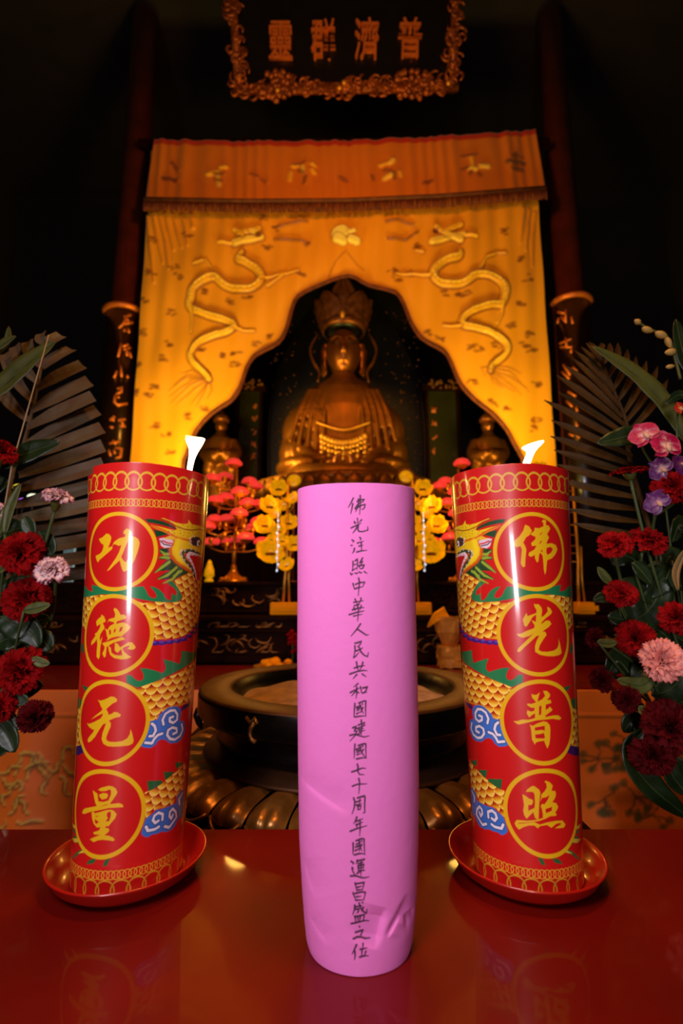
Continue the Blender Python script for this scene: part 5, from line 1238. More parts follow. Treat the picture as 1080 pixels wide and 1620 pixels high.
    for i, (a, hgt, wd) in enumerate(((0, 0.330, 0.125), (-0.66, 0.235, 0.140), (0.66, 0.235, 0.140), (-1.25, 0.22, 0.12), (1.25, 0.22, 0.12), (-1.75, 0.20, 0.10), (1.75, 0.20, 0.10))):
        bm = new(); rows = []; ca, sa = math.sin(a), -math.cos(a)
        for j in range(12):
            v = j/11; w = wd*(1.05+0.12*math.sin(v*PI))*(1-v**3.6)+0.004; r0 = 0.195+0.06*v
            row = []
            for m_ in range(9):
                x = (m_/8*2-1)*w; al = x/0.24
                emb = 0.010*abs(math.sin(v*9))*math.cos(x/w*PI*1.5)
                rr_ = r0+emb
                row.append(bm.verts.new(cc+Vector((rr_*math.sin(a+al*0.9), -rr_*math.cos(a+al*0.9)*0.92, 0.04+v*hgt))))
            rows.append(row)
        grid_faces(bm, rows, False); o = obj('crown_leaf', bm, m_crown, crown)
        so = o.modifiers.new('thickness', 'SOLIDIFY'); so.thickness = 0.012
    bm = new(); ell(bm, Q(541.5, 497, -0.24), (0.020, 0.015, 0.034), 12, 8); obj('crown_jewel', bm, m_gold, crown)
    for s in (-1, 1):                            # ribbons falling from the crown
        bm = new(); P = spline([Q(543+s*40, 528, -0.02), Q(543+s*52, 552, -0.05), Q(543+s*47, 574, -0.08), Q(543+s*38, 588, -0.10), Q(543+s*40, 604, -0.16)], 6)
        tube(bm, P, [0.012+0.016*math.sin(PI*i/(len(P)-1)) for i in range(len(P))], 8, flat=0.4); obj('ribbon', bm, m_statue, t)
    # necklace of hanging ornaments
    bm = new(); rr = random.Random(3)
    for i in range(13):
        f = i/12*2-1; p = Q(543+f*34, 690+10*(1-f*f), -0.29)
        ell(bm, p, (0.020, 0.018, 0.022), 10, 8)
        if i % 2 == 0:
            for j in range(4): ell(bm, p+Vector((0, -0.006, -0.042*(j+1))), (0.014, 0.012, 0.018), 8, 6)
        else:
            for j in range(2): ell(bm, p+Vector((0, -0.006, -0.040*(j+1))), (0.018, 0.012, 0.012), 8, 6)
    tube(bm, spline([Q(507, 690, -0.285), Q(543, 702, -0.30), Q(579, 690, -0.285)], 8), 0.010, 6)
    tube(bm, spline([Q(500, 668, -0.28), Q(543, 680, -0.29), Q(586, 668, -0.28)], 8), 0.007, 6)
    obj('necklace', bm, m_gold, t)
    # lotus throne
    th = thing('lotus_throne', 'round gilded lotus pedestal under the seated buddha', 'pedestal', (seat.x, YB-0.1, 1.72))
    zs = seat.z; R = u(138)
    bm = new(); lathe(bm, [(R*0.80, 1.722), (R*0.84, 1.75), (R*0.66, zs-0.09), (R*0.9, zs-0.07), (R, zs-0.02), (R*0.985, zs+0.015), (R*0.93, zs+0.030), (0.001, zs+0.032)], (seat.x, YB-0.1, 0), 64, sy=0.85); obj('seat', bm, m_statue, th)
    for i in range(22):
        a = PI+PI*(i+0.5)/22; bm = new(); rows = []
        for j in range(7):
            v = j/6; w = 0.055*math.sin(min(1, v*0.9+0.12)*PI)**0.6; row = []
            for m_ in range(5):
                q = (m_/4*2-1)*w; r_ = R*(1.0+0.06*math.sin(v*PI))+0.012*(1-(m_/2-1)**2)
                row.append(bm.verts.new((seat.x+r_*math.cos(a+q/R), YB-0.1+0.85*r_*math.sin(a+q/R), zs-0.16+0.17*v)))
            rows.append(row)
        grid_faces(bm, rows, False); obj('petal', bm, m_statue, th)
m_crown = M('dark_gilt_crown', lin(150, 80, 34), 0.4, metal=0.6, noise=0.6, nscale=22)
statue()
def platform():
    t = thing('shrine_platform', 'dark wooden platform under the seated buddha, behind the lamp trees', 'platform', (0, 3.47, 0))
    bm = new(); box(bm, (0, 4.4, 0.86), (2.9, 1.84, 1.72), bev=0.01); obj('body', bm, m_darkwood, t, smooth=False)
    bm = new(); box(bm, (0, 3.475, 1.69), (2.92, 0.03, 0.05), bev=0.008); obj('moulding', bm, m_darkwood, t, smooth=False)
platform()
def aureole():
    Yb = 4.62; t = thing('aureole', 'dark leaf-shaped aureole flecked with gilding behind the seated buddha', 'aureole', (W(547, 760, Yb).x, Yb, 1.72))
    P = [(428,775),(424,700),(432,620),(455,555),(490,495),(520,465),(547,440),(575,465),(605,495),(640,555),(664,620),(672,700),(668,775)]
    pts = [W(x, y, Yb) for x, y in P]; pts[0].z = pts[-1].z = 1.7215
    bm = new(); fr = [bm.verts.new(p) for p in pts]; bk = [bm.verts.new(p+Vector((0, 0.05, 0))) for p in pts]
    for i in range(len(pts)):
        j = (i+1) % len(pts); bm.faces.new((fr[j], fr[i], bk[i], bk[j]))
    bm.faces.new(fr); bm.faces.new(list(reversed(bk))); obj('board', bm, m_black, t, smooth=False)
    rr = random.Random(17); bm = new()
    for i in range(230):
        x = rr.choice([rr.uniform(424, 470), rr.uniform(625, 670), rr.uniform(440, 650)]); y = rr.uniform(480, 745)
        ell(bm, W(x, y, Yb-0.006), (rr.uniform(.006, .014), 0.008, rr.uniform(.006, .014)), 6, 4)
    o = obj('gilt_flecks', bm, m_giltwood, t); o['kind'] = 'stuff'
    bm = new(); tube(bm, spline(pts, 4), 0.02, 8); obj('rim', bm, m_black, t)
aureole()
def side_panel(x0, x1, y0, y1, tx, ys, label):
    Yb = 4.30; a = W(x0, y1, Yb); b = W(x1, y0, Yb); t = thing('inscribed_screen', label, 'panel', ((a.x+b.x)/2, Yb, 1.72))
    bm = new(); box(bm, ((a.x+b.x)/2, Yb, (1.721+b.z)/2), (b.x-a.x, 0.04, b.z-1.721), bev=0.005); obj('panel', bm, m_green_glass, t, smooth=False)
    for x in (a.x, b.x):
        bm = new(); box(bm, (x, Yb-0.01, (1.721+b.z)/2), (0.03, 0.06, b.z-1.721), bev=0.006); obj('frame', bm, m_darkwood, t, smooth=False)
    bm = new(); box(bm, ((a.x+b.x)/2, Yb-0.02, b.z+0.01), (b.x-a.x+0.09, 0.09, 0.05), bev=0.012); obj('cornice', bm, m_darkwood, t, smooth=False)
    rr = random.Random(int(tx))
    for y in ys:
        bm = new()
        for i in range(4):
            P = [W(tx+rr.uniform(-5, 5), y+rr.uniform(-6, 6), Yb-0.024) for _ in range(2)]
            tube(bm, P, 0.008, 6)
        obj('gilt_character', bm, m_gilt, t)
    bm = new()
    for i in range(26):
        ell(bm, W(rr.uniform(x0-2, x1+2), y0-8+rr.uniform(-9, 5), Yb-0.06), (0.016, 0.012, 0.014), 6, 5)
    obj('carved_crest', bm, m_giltwood, t)
side_panel(373, 414, 618, 760, 402, (643, 662, 684, 703, 722), 'narrow green-gold panel inside the shrine, left of the buddha')
side_panel(677, 722, 618, 760, 687, (648, 670, 692, 714), 'narrow green-gold panel inside the shrine, right of the buddha')
def attendant(px, s, label):
    Yb = 3.80; k = lambda n: n*(Yb+0.15)/FPX
    Qx = lambda x, y, d=0.0: W(px+s*x, y, Yb+d)
    t = thing('attendant_statue', label, 'statue', (W(px, 760, Yb).x, Yb, 1.72))
    bm = new()
    zb = Qx(0, 790); zb.z = 1.722
    loft(bm, [(zb, k(30), 0.15, 2.2), (Qx(0, 765), k(28), 0.14, 2.2), (Qx(0, 735), k(25), 0.13, 2.2), (Qx(0, 712), k(23), 0.12, 2.2), (Qx(1, 697), k(19), 0.10, 2.2), (Qx(1, 690), k(10), 0.07, 2.2), (Qx(1, 684), k(7), 0.06, 2.2)])
    for q in (-1, 1):
        tube(bm, spline([Qx(q*18, 700), Qx(q*24, 718, -0.06), Qx(q*10, 722, -0.16), Qx(0, 714, -0.2)], 4), [0.05]*6+[0.055]*4+[0.035]*3, 10)
        tube(bm, spline([Qx(q*14, 722, -0.12), Qx(q*18, 745, -0.12), Qx(q*15, 768, -0.1)], 4), [0.05]*5+[0.035]*4, 8)
    for f in range(5): tube(bm, [Qx(-14+f*7, 722, -0.12), Qx(-16+f*8, 765, -0.14)], 0.014, 6)
    remeshed(bm, 'robe', m_statue, t, 0.010, 3)
    bm = new(); head_mesh(bm, Qx(1, 675), k(9.5), 0.055, k(12)); obj('head', bm, m_face, t)
    bm = new(); lathe(bm, [(0.060, 0), (0.064, 0.02), (0.05, 0.05), (0.03, 0.065), (0.02, 0.09), (0.001, 0.10)], Qx(1, 668), 20); obj('headdress', bm, m_crown, t)
attendant(349, 1, 'small gilded attendant figure in the left corner of the shrine opening')
attendant(772, -1, 'small gilded attendant figure in the right corner of the shrine opening')
def disc_lamp(px, py, label):
    Y = 2.62; p = W(px, py, Y); z = CB_Z1+0.001
    t = thing('disc_lamp', label, 'lamp', (p.x, Y, z), group='round disc lamps in front of the throne')
    tl = Matrix.Translation(p) @ Euler((math.radians(72), 0, 0)).to_matrix().to_4x4()
    bm = new(); lathe(bm, [(0.001, 0.012), (0.024, 0.010), (0.036, 0.004), (0.038, 0.0), (0.001, -0.002)], (0, 0, 0), 28); bmesh.ops.transform(bm, matrix=tl, verts=bm.verts); obj('glowing_disc', bm, m_yellow_lamp, t)
    bm = new(); tube(bm, [(0.044*math.cos(a), 0.044*math.sin(a), 0) for a in [i*PI/16 for i in range(33)]], 0.007, 8); bmesh.ops.transform(bm, matrix=tl, verts=bm.verts); obj('rim', bm, m_crown, t)
    bm = new(); tube(bm, [(p.x, Y+0.012, z), (p.x, Y+0.012, p.z)], 0.006, 8); lathe(bm, [(0.001, 0), (0.03, 0), (0.03, 0.008), (0.008, 0.014), (0.001, 0.014)], (p.x, Y+0.012, z), 16); obj('stand', bm, m_crown, t)
disc_lamp(465, 760, 'round yellow disc lamp on a stand, above the left top corner of the pink tablet')
disc_lamp(642, 754, 'round yellow disc lamp on a stand, above the right top corner of the pink tablet')
# ------------------------------------------------------------------ flower arrangements at both sides
ROOT = {'l': Vector((-0.665, 0.93, 0.80)), 'r': Vector((0.665, 0.93, 0.80))}
PALE_IN, PALE_EDGE = np.array(lin(240, 206, 206)), np.array(lin(160, 50, 100))
PINK_IN, PINK_EDGE = np.array(lin(238, 150, 136)), np.array(lin(222, 112, 104))
def carnation_bm(R, seed, tight=1.0, cols=None):
    rr = random.Random(seed); V, Fc, C = [], [], []
    layers = ((7, 1.35, 1.0), (7, 1.05, 1.0), (6, 0.75, 0.95), (5, 0.48, 0.90), (4, 0.22, 0.84))
    for li, (n, el_, sc_) in enumerate(layers):
        for i in range(n):
            az = 2*PI*(i+rr.uniform(-.3, .3))/n+li*0.9; e = el_*tight+rr.uniform(-.17, .17)
            L = R*sc_*rr.uniform(0.84, 1.08); half = R*0.52*(1.12-0.12*li); b = len(V); ph = rr.uniform(0, 6.28); fr = rr.choice((2.2, 2.9, 3.6)); amp = rr.uniform(0.10, 0.20)
            nu, nv = 7, 17
            for u in range(nu):
                t = u/(nu-1)
                for v in range(nv):
                    w = v/(nv-1)*2-1
                    zig = (0.10 if v % 2 else 0.0)*(u == nu-1)
                    rad = L*(t**0.9)*(1-0.16*w*w*t)-L*zig
                    wid = half*w*(0.14+0.86*t**0.8)
                    ruf = R*amp*t*t*math.sin(w*fr*2+ph)+R*0.06*t*t*math.sin(w*11+ph*2)
                    ee = e*(0.50+0.66*t)
                    x = rad*math.sin(ee)+ruf*math.cos(ee); z = rad*math.cos(ee)*0.92-ruf*math.sin(ee)
                    V.append((x*math.cos(az)-wid*math.sin(az), x*math.sin(az)+wid*math.cos(az), z-0.30*R))
                    if cols is not None:
                        kk = max(0.0, (t-0.84)/0.16)*0.9+0.45*max(0, math.sin(w*8+ph))**10*t
                        C.append(cols[0]*(1-min(1, kk))+cols[1]*min(1, kk))
            for u in range(nu-1):
                for v in range(nv-1):
                    q = b+u*nv+v; Fc.append((q, q+1, q+nv+1, q+nv))
    return V, Fc, C
def carnation(side, px, py, r_px, Y, axis, label, mat='red', seed=0, flat=1.0, group='carnations', stem_to=None, tight=1.0):
    c = W(px, py, Y); R = r_px*(c.y*0.99)/FPX*1.12
    ax = Vector(axis).normalized(); q = Vector((0, 0, 1)).rotation_difference(ax)
    cols = {'pale': (PALE_IN, PALE_EDGE), 'pink': (PINK_IN, PINK_EDGE)}.get(mat)
    V, Fc, C = carnation_bm(R, seed, tight, cols)
    me = bpy.data.meshes.new('bloom'); me.from_pydata([tuple(c+q @ Vector((x, y, z*flat))) for x, y, z in V], [], Fc)
    if cols is not None:
        at = me.color_attributes.new('print', 'FLOAT_COLOR', 'POINT'); c4 = np.ones((len(C), 4), np.float32); c4[:, :3] = np.array(C); at.data.foreach_set('color', c4.reshape(-1))
    base = stem_to or ROOT[side]
    t = thing('carnation', label, 'flower', c-ax*R*0.9, group=group)
    obj('bloom', me, {'red': m_carn_red, 'dark': m_carn_dark}.get(mat, m_carn_pale), t)
    bm = new(); prof = [(0.001, -1.35), (0.10, -1.30), (0.24, -1.05), (0.30, -0.75), (0.34, -0.42), (0.30, -0.30), (0.001, -0.25)]
    lathe(bm, [(a*R, b*R*flat) for a, b in prof], (0, 0, 0), 14)
    for v in bm.verts: v.co = c+q @ v.co
    obj('calyx', bm, m_leaf2, t)
    p0 = c-ax*R*1.25*flat; bm = new()
    tube(bm, spline([p0, p0-ax*0.05+(base-p0)*0.15, p0+(base-p0)*0.55+Vector((0, 0.015, 0)), base], 5), 0.0028, 6); obj('stem', bm, m_stem, t)
    return t
LY = 0.86
carnation('l', 3, 710, 25, LY, (0.5, -0.5, 0.8), 'bright red carnation cut by the left picture edge, beside the palm stalk', 'red', 1)
carnation('l', 33, 872, 33, LY-.02, (0.15, -1, 0.25), 'round crimson carnation below the small yellow-tipped leaves at left', 'red', 2)
carnation('l', 42, 944, 34, LY, (0.25, -0.9, 0.45), 'broad crimson carnation just below the white and purple one', 'red', 3, flat=0.8)
carnation('l', 28, 1060, 34, LY-.02, (0.1, -1, 0.2), 'dark crimson carnation in front of the red altar table edge, left', 'red', 4)
carnation('l', -3, 1118, 22, LY-.03, (0.3, -1, 0.1), 'crimson carnation cut by the left picture edge, lowest but one', 'red', 5)
carnation('l', 56, 1136, 24, LY-.02, (0.6, -0.9, -0.15), 'very dark red carnation hanging lowest before the yellow cloth, left', 'dark', 6)
carnation('l', 91, 783, 23, LY-.02, (0.30, -0.35, 0.95), 'pink-edged white carnation seen from the side, highest of the left pale ones', 'pale', 7, flat=0.85)
carnation('l', 80, 900, 25, LY-.02, (0.15, -0.8, 0.55), 'white carnation striped purple, between two crimson carnations at left', 'pale', 8, flat=0.9)
carnation('l', -4, 806, 14, LY, (0.4, -0.8, 0.3), 'pale carnation barely inside the left picture edge', 'pale', 9)
RY = 0.86
carnation('r', 995, 744, 27, RY, (-0.12, -0.12, 1.0), 'flat bright red carnation on a bare stem, seen from the side before the right palm', 'red', 11, flat=0.42)
carnation('r', 1066, 768, 28, RY-.02, (0, -1, 0.3), 'magenta-red carnation under the orchid blossoms at right', 'red', 12)
carnation('r', 972, 857, 26, RY, (-0.3, -0.7, 0.7), 'dark red carnation, left one of the touching pair below the flat red one', 'red', 13, flat=0.75)
carnation('r', 1028, 851, 27, RY+.01, (0.1, -0.7, 0.7), 'dark red carnation, right one of the touching pair below the flat red one', 'red', 14, flat=0.75)
carnation('r', 983, 937, 23, RY, (-0.2, -0.8, 0.6), 'dark red carnation above the narrow magenta bud at right', 'red', 15, flat=0.8)
carnation('r', 1072, 976, 24, RY-.02, (0, -1, 0.2), 'dark red carnation at the right picture edge, above the salmon one', 'red', 16)
carnation('r', 1007, 1008, 27, RY, (-0.15, -1, 0.3), 'dark red carnation left of and above the salmon-pink one', 'red', 17)
carnation('r', 942, 1010, 18, RY+.02, (-0.8, -0.4, 0.3), 'narrow magenta carnation bud nearest the right candle', 'dark', 18, tight=0.55)
carnation('r', 1043, 1043, 31, RY-.04, (-0.85, -0.55, 0.15), 'salmon-pink carnation turned towards the candles, the only light one at right', 'pink', 19)
carnation('r', 951, 1076, 19, RY+.02, (-0.8, -0.6, -0.1), 'nearly black-red carnation in front of the red altar table, right', 'dark', 20, tight=0.8)
carnation('r', 992, 1108, 20, RY, (-0.3, -0.9, -0.2), 'dark red carnation at the upper edge of the yellow cloth, right', 'dark', 21, flat=0.9)
carnation('r', 1062, 1152, 36, RY-.04, (-0.1, -1, 0.1), 'large dark red carnation low at the right picture edge', 'dark', 22)
carnation('r', 1034, 1196, 30, RY-.02, (-0.2, -1, -0.1), 'lowest dark red carnation at right, held in a big dark leaf', 'dark', 23)

# orchids
def orchid(px, py, r_px, Y, face, roll, label, inner, outer, seed):
    c = W(px, py, Y); R = r_px*Y/FPX; f = Vector(face).normalized(); q = Vector((0, 0, 1)).rotation_difference(f)
    t = thing('orchid', label, 'flower', c, group='orchid blossoms'); rr = random.Random(seed)
    for i, (a, L, w) in enumerate(((90, 1.0, .40), (210, .95, .40), (330, .95, .40), (25, 1.0, .62), (155, 1.0, .62))):
        a = math.radians(a)+roll; V, Fc, C = [], [], []; nu, nv = 8, 7
        for u in range(nu):
            tt = u/(nu-1)
            for v in range(nv):
                s = v/(nv-1)*2-1; wd = R*w*math.sin(min(1, tt*0.88+0.10)*PI)**0.75
                x = R*L*tt; y = s*wd; z = R*(0.18*tt-0.28*tt*tt+0.10*s*s*tt)+R*0.04*math.sin(tt*5+s*3+i)
                V.append(tuple(c+q @ Vector((x*math.cos(a)-y*math.sin(a), x*math.sin(a)+y*math.cos(a), z))))
                k = min(1.0, max(0.0, (tt-0.04)/0.30)); k = max(0, k-0.15*max(0, abs(s)-0.8)/0.2*(tt > .5)); C.append(np.array(inner)*(1-k)+np.array(outer)*k)
        for u in range(nu-1):
            for v in range(nv-1):
                b = u*nv+v; Fc.append((b, b+1, b+nv+1, b+nv))
        me = bpy.data.meshes.new('petal'); me.from_pydata(V, [], Fc); at = me.color_attributes.new('print', 'FLOAT_COLOR', 'POINT')
        c4 = np.ones((len(C), 4), np.float32); c4[:, :3] = np.array(C); at.data.foreach_set('color', c4.reshape(-1))
        obj('petal', me, m_orchid, t)
    bm = new(); ell(bm, (0, -R*0.12, R*0.14), (R*0.16, R*0.26, R*0.12), 10, 8); ell(bm, (0, R*0.05, R*0.18), (R*0.09, R*0.10, R*0.10), 8, 6)
    for v in bm.verts: v.co = c+q @ (Matrix.Rotation(roll, 3, 'Z') @ v.co)
    obj('lip', bm, M('orchid_lip', lin(236, 176, 140), 0.5), t)
    bm = new(); tube(bm, spline([c-f*R*0.05, c-f*R*0.5+Vector((0.01, 0.02, -0.02)), W(1075, 790, Y+0.04)], 5), 0.002, 6); obj('stem', bm, m_stem, t)
mg, pk, vi = lin(186, 14, 70), lin(240, 190, 180), lin(96, 28, 96)
orchid(1020, 688, 25, RY-.03, (-0.5, -1, 0.25), 0.1, 'magenta orchid blossom, upper left of the spray at right', pk, mg, 1)
orchid(1054, 706, 28, RY-.04, (0.1, -1, 0.1), 0.25, 'magenta orchid blossom with the palest pink throat, right of the uppermost one', lin(250, 215, 190), mg, 2)
orchid(1046, 742, 22, RY-.02, (-0.1, -1, -0.2), 1.0, 'violet orchid blossom right of the flat red carnation', pk, vi, 3)
orchid(1040, 795, 22, RY-.02, (-0.3, -1, -0.2), 0.5, 'violet orchid blossom hanging lowest of the spray', lin(200, 130, 170), vi, 4)
orchid(1076, 735, 18, RY, (0.2, -1, 0.1), 2.0, 'dark violet orchid blossom at the picture edge', lin(150, 90, 150), vi, 5)
orchid(1076, 646, 12, RY, (0.2, -1, 0.1), 0.7, 'small red and yellow orchid at the picture edge, above the magenta ones', lin(250, 190, 60), lin(190, 30, 30), 6)
def bud_spray():
    Y = RY+0.02; pts = [(1076,600),(1066,560),(1060,540),(1048,529),(1030,522),(1012,512),(1006,507)]
    P = [W(x, y, Y) for x, y in pts]
    t = thing('orchid_bud_spray', 'thin arching spray of pale yellow orchid buds at the upper right', 'flower', P[0])
    bm = new(); tube(bm, spline(P, 5), [0.0028]*6+[0.0022]*25, 6); obj('stalk', bm, m_leaf2, t)
    for x, y, dx, dy, s in ((1008,509,-5,-3,1.0),(1024,522,9,3,1.15),(1046,530,10,4,1.3),(1057,542,4,9,1.1),(1060,557,-9,1,1.3),(1060,580,7,-1,.8)):
        bm = new(); a = W(x-dx, y-dy, Y-.004); b = W(x+dx, y+dy, Y-.004)
        tube(bm, [a+(b-a)*f for f in (0, .12, .35, .6, .85, 1)], [0.001, 0.0035*s, 0.0052*s, 0.0050*s, 0.003*s, 0.0006], 10); obj('bud', bm, M('orchid_bud', lin(190, 150, 72), 0.5), t)
bud_spray()

# palm leaves with clipped tips
def palm(name_label, ribs, leaflets, Y, mat, back, root, wpx, tipcut=True, seed=0):
    rr = random.Random(seed)
    R_ = [W(x, y, Y+0.012) for x, y in ribs]
    t = thing('palm_leaf', name_label, 'leaf', R_[0], group='palm leaves')
    bm = new(); P = [root]+R_ if root is not None else R_; P = spline(P, 6); n = len(P)
    tube(bm, P, [0.0052-0.0035*i/(n-1) for i in range(n)], 8); obj('midrib', bm, mat, t)
    bm = new()
    for (x0, y0, x1, y1, ww) in leaflets:
        a = W(x0, y0, Y+0.010); b = W(x1, y1, Y+back+rr.uniform(-.015, .015)); pts, wd = [], []
        w = wpx*ww*Y/FPX/2
        for i in range(8):
            u = i/7; p = a+(b-a)*u; p.z -= 0.006*math.sin(u*PI); p.y -= 0.012*math.sin(u*PI); pts.append(p)
            wd.append(w*(0.45+0.55*min(1, u*2.2))*(1.0 if tipcut or u < 0.8 else max(0.08, (1-u)/0.2)))
        leaf_mesh(bm, pts, wd, (rr.uniform(-.15, .15), -1, 0.12), fold=0.22, cross=5, thick=0.0004)
    obj('leaflets', bm, mat, t, smooth=False)
    return t
rl = [(15,770),(38,700),(52,645),(65,585),(77,531)]
lf = [(72,550,97,531,.9),(68,582,113,553,1.0),(60,615,131,578,1.05),(50,650,142,604,1.1),(43,677,148,628,1.1),(33,709,155,650,1.1),(40,725,162.5,678,1.15),(30,752,164,706,1.1),(22,775,164,735,1.1),(20,800,163,765,1.1),(18,822,160,795,1.0),(16,845,156,825,1.0),(14,868,150,852,.95),(12,890,144,880,.9),(10,912,140,905,.9)]
lf += [(74,545,66,528,.8),(66,580,44,541,.9),(60,605,24,548,.9),(52,635,8,560,.9),(45,665,-5,600,.9)]
palm('large clipped palm leaf fanned out behind the left flowers', rl, lf, 0.98, m_palm, 0.03, Vector((-0.68, 0.96, 0.82)), 23, True, 1)
rr_ = [(1005,760),(991,671),(974,626),(956,582),(931,545)]
rf = [(945,563,931,541,.6),(954,582,927,543,.7),(962,604,919,549,.8),(970,620,909,555,.85),(980,645,905,567,.9),(984,660,893,578,.95),(990,675,880,594,1.0),(994,692,882,620,1.0),(998,707,860,633,1.05),(1000,722,872,665,1.05),(1003,737,870,690,1.05),(1005,752,876,712,1.0),(1007,769,880,735,1.0),(1008,787,884,760,1.0),(1010,806,890,785,1.0),(1010,825,898,805,.95),(1010,845,906,828,.9)]
rf += [(940,556,952,543,.7),(952,577,964,543,.8),(962,597,977,543,.85),(970,615,992,553,.9),(977,634,1006,564,.9),(985,655,1022,571,.9),(989,668,1040,580,.9),(992,685,1056,600,.9)]
palm('olive palm leaf with narrow leaflets behind the right flowers, overlapping the right candle', rr_, rf, 0.98, m_palm2, 0.03, Vector((0.68, 0.96, 0.82)), 13.5, False, 2)
def stalk():
    a, b = W(18, 740, 0.87), W(77, 530, 0.87); bm = new()
    tube(bm, [ROOT['l'], a, (a+b)/2, b], [0.0014, 0.0013, 0.0012, 0.0008], 6)
    top('dry_stalk', bm, M('dry_stalk', lin(190, 160, 120), 0.6), 'thin pale dry stalk standing before the left palm leaf', 'stalk')
stalk()

# broad leaves
def broad(side, pts, w_px, Y, label, mat, normal=(0, -1, 0.25), fold=0.25, group='broad green leaves', depth=0.0):
    P = spline([W(x, y, Y+depth*i/(len(pts)-1)) for i, (x, y) in enumerate(pts)], 5); n = len(P); w = w_px*Y/FPX
    wd = [max(0.0006, w*math.sin(PI*(0.04+0.96*i/(n-1)))**0.75) for i in range(n)]
    t = thing('broad_leaf', label, 'leaf', P[0], group=group)
    bm = new(); leaf_mesh(bm, P, wd, normal, fold=fold, cross=7, thick=0.0005, wave=0.05); obj('blade', bm, mat, t)
    bm = new(); N = Vector(normal).normalized()
    tube(bm, [p+N*0.0012 for p in P], [0.0016*(1-0.7*i/(n-1)) for i in range(n)], 5); obj('vein', bm, m_stem, t)
    bm = new(); tube(bm, spline([P[0], (P[0]+ROOT[side])/2+Vector((0, 0.03, 0)), ROOT[side]], 4), 0.0022, 5); obj('stalk', bm, m_stem, t)
broad('l', [(-30,640),(5,612),(45,575),(89,540)], 20, .90, 'long olive pointed leaf at upper left before the palm', m_leaf2)
broad('l', [(-15,560),(5,545),(25,532)], 9, .92, 'narrow leaf tip at the upper left picture edge', m_leaf2)
broad('l', [(-20,575),(10,545),(14,517)], 7, .94, 'brownish upright leaf tip, topmost at the left edge', m_leaf2)
broad('l', [(-25,735),(15,728),(60,712),(95,700)], 20, .90, 'dark blade-like leaf lying over the lower left palm leaflets', m_leaf)
broad('l', [(8,845),(14,812),(22,790),(33,766)], 9, .85, 'upright olive leaf with yellow-lit tip above the round crimson carnation', m_leaf2)
broad('l', [(-5,850),(3,825),(10,800)], 9, .86, 'short olive leaf left of the yellow-lit one', m_leaf2)
broad('l', [(62,842),(74,862),(82,880)], 17, .87, 'round glossy green leaf between pink-edged and purple-striped carnations', m_leaf)
broad('l', [(38,818),(46,834),(52,852)], 12, .87, 'small glossy leaf right above the round crimson carnation', m_leaf)
broad('l', [(38,966),(58,962),(80,957)], 9, .84, 'pointed green leaf below the broad crimson carnation', m_leaf2)
broad('l', [(-10,905),(3,900),(14,890)], 7, .84, 'yellowish leaf tip at the left edge below the round crimson carnation', m_leaf2)
broad('l', [(2,975),(20,985),(48,1000),(62,1025)], 22, .88, 'large dark leaf in the hollow of the left flowers', m_leaf)
broad('l', [(-5,1020),(15,1010),(40,1012)], 20, .89, 'dark leaf behind the stems at left', m_leaf)
broad('l', [(52,1040),(64,1048),(79,1050)], 7, .84, 'leaf tip pointing right over the red table edge', m_leaf2)
broad('l', [(14,1095),(30,1105),(46,1112)], 11, .85, 'small green leaf above the very dark carnation', m_leaf)
broad('l', [(-10,1140),(10,1160),(24,1190)], 18, .86, 'drooping dark leaf at the lower left edge', m_leaf)
broad('l', [(20,1130),(32,1146),(40,1152)], 7, .85, 'small leaf under the very dark carnation', m_leaf)
broad('r', [(1085,700),(1050,640),(1000,590),(936,548)], 18, .93, 'long olive pointed leaf across the right palm', m_leaf2)
broad('r', [(1040,690),(1005,688),(975,695),(944,702)], 17, .89, 'dark green leaf pointing at the right candle under the palm rib', m_leaf)
broad('r', [(1095,600),(1080,560),(1068,505)], 16, .92, 'dark upright leaf at the upper right picture edge', m_leaf)
broad('r', [(1095,640),(1075,625),(1052,640)], 9, .90, 'dark curled leaf above the magenta orchids', m_leaf)
broad('r', [(1000,890),(1015,905),(1030,925)], 13, .87, 'grey-green leaf under the touching pair of dark carnations', m_leaf)
broad('r', [(968,925),(955,912),(945,897)], 8, .88, 'olive leaf left of the touching pair of carnations', m_leaf2)
broad('r', [(975,948),(955,945),(938,950)], 9, .88, 'small dark glossy leaf pointing left beside the fourth carnation', m_leaf)
broad('r', [(1060,900),(1030,960),(1000,980),(960,975)], 26, .90, 'broad dark leaf behind the right carnations', m_leaf)
broad('r', [(1080,930),(1050,915),(1025,945)], 22, .90, 'dark leaf above the salmon carnation', m_leaf)
broad('r', [(945,1015),(960,1018),(976,1016)], 7, .86, 'pale leaf of the narrow magenta bud', m_leaf2)
broad('r', [(1030,1075),(1010,1085),(975,1075)], 12, .87, 'olive leaf below the salmon carnation', m_leaf2)
broad('r', [(1010,1118),(1020,1128),(1034,1138)], 9, .85, 'yellow-green leaf above the lowest carnations', m_leaf2)
broad('r', [(1085,1290),(1040,1255),(1005,1215),(998,1180),(1025,1150)], 20, .88, 'big dark leaf curling round the lowest right carnation', m_leaf, fold=0.5)
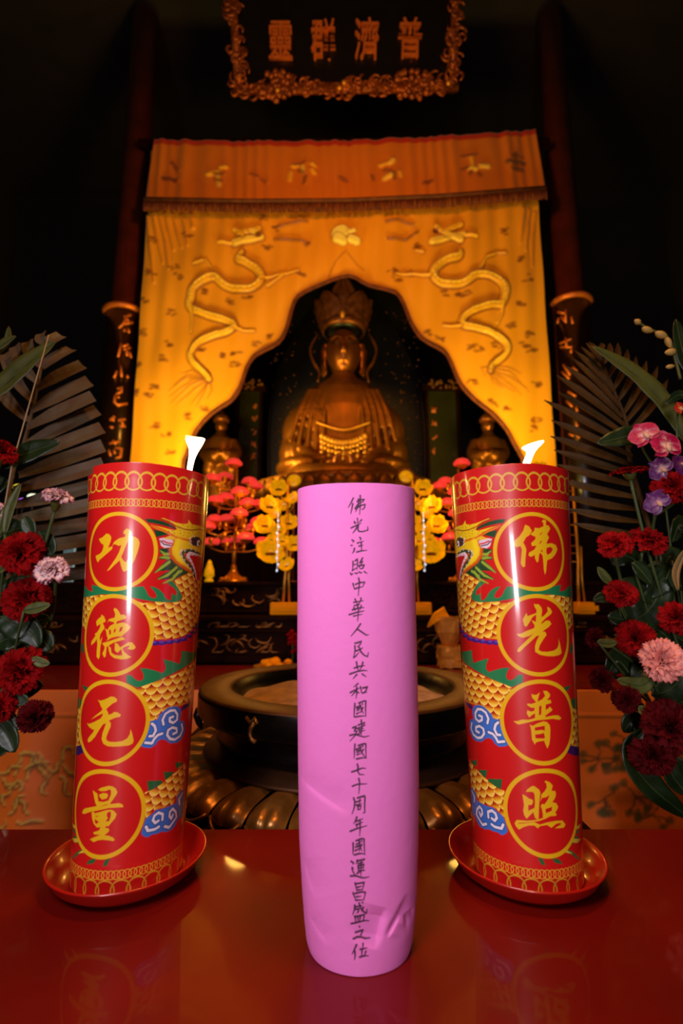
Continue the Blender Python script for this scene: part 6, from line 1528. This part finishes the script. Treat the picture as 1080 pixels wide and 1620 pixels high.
broad('r', [(1085,1060),(1060,1090),(1030,1100)], 20, .89, 'dark leaf between salmon and large dark carnation', m_leaf)
broad('r', [(1085,1255),(1062,1225),(1058,1195)], 16, .88, 'dark leaf at the lower right corner of the bouquet', m_leaf)
broad('r', [(1082,870),(1068,905),(1072,935)], 6, .86, 'tan dried leaf strip at the right picture edge', M('tan_leaf', lin(150, 105, 50), 0.6))
fr = random.Random(33)
for side, pts in (('l', [(-8,930),(12,1000),(30,1020),(8,880),(70,925),(18,840),(48,1090),(60,985),(5,1180),(-5,770),(28,925),(66,1015)]), ('r', [(1000,930),(1060,880),(1075,1020),(1020,985),(985,985),(1055,1000),(1078,1110),(1020,1060),(975,1045),(1075,830),(1040,905),(990,880),(1065,1210),(1000,1140)])):
    for (x, y) in pts:
        a = fr.uniform(-0.9, 0.9)+(0.2 if side == 'l' else PI-0.2); L = fr.uniform(26, 40)
        broad(side, [(x-L*math.cos(a), y+L*0.6), (x, y), (x+L*0.7*math.cos(a), y+L*math.sin(a)*0.8)], fr.uniform(13, 20), fr.uniform(.895, .93),
              'dark green leaf in the shadowed mass behind the %s carnations' % {'l': 'left', 'r': 'right'}[side], m_leaf, (fr.uniform(-.4, .4), -1, fr.uniform(0, .6)), 0.25, 'shadowed leaves behind the %s carnations' % {'l': 'left', 'r': 'right'}[side])
# the vases stand on plinths just outside the picture
for s, x in (('left', -0.70), ('right', 0.72)):
    t = thing('flower_vase', 'dark round vase at the %s picture edge holding the flowers' % s, 'vase', (x, 0.95, 0.58))
    bm = new(); lathe(bm, [(0.001, 0.581), (0.06, 0.581), (0.075, 0.60), (0.085, 0.68), (0.075, 0.76), (0.062, 0.80), (0.070, 0.825), (0.066, 0.826), (0.055, 0.80), (0.001, 0.79)], (x, 0.95, 0), 32); obj('body', bm, m_bronze, t)
    p = thing('plinth', 'dark wooden plinth under the %s flower vase' % s, 'plinth', (x, 0.95, 0))
    bm = new(); box(bm, (x, 0.95, 0.29), (0.22, 0.22, 0.578), bev=0.006); obj('block', bm, m_darkwood, p, smooth=False)
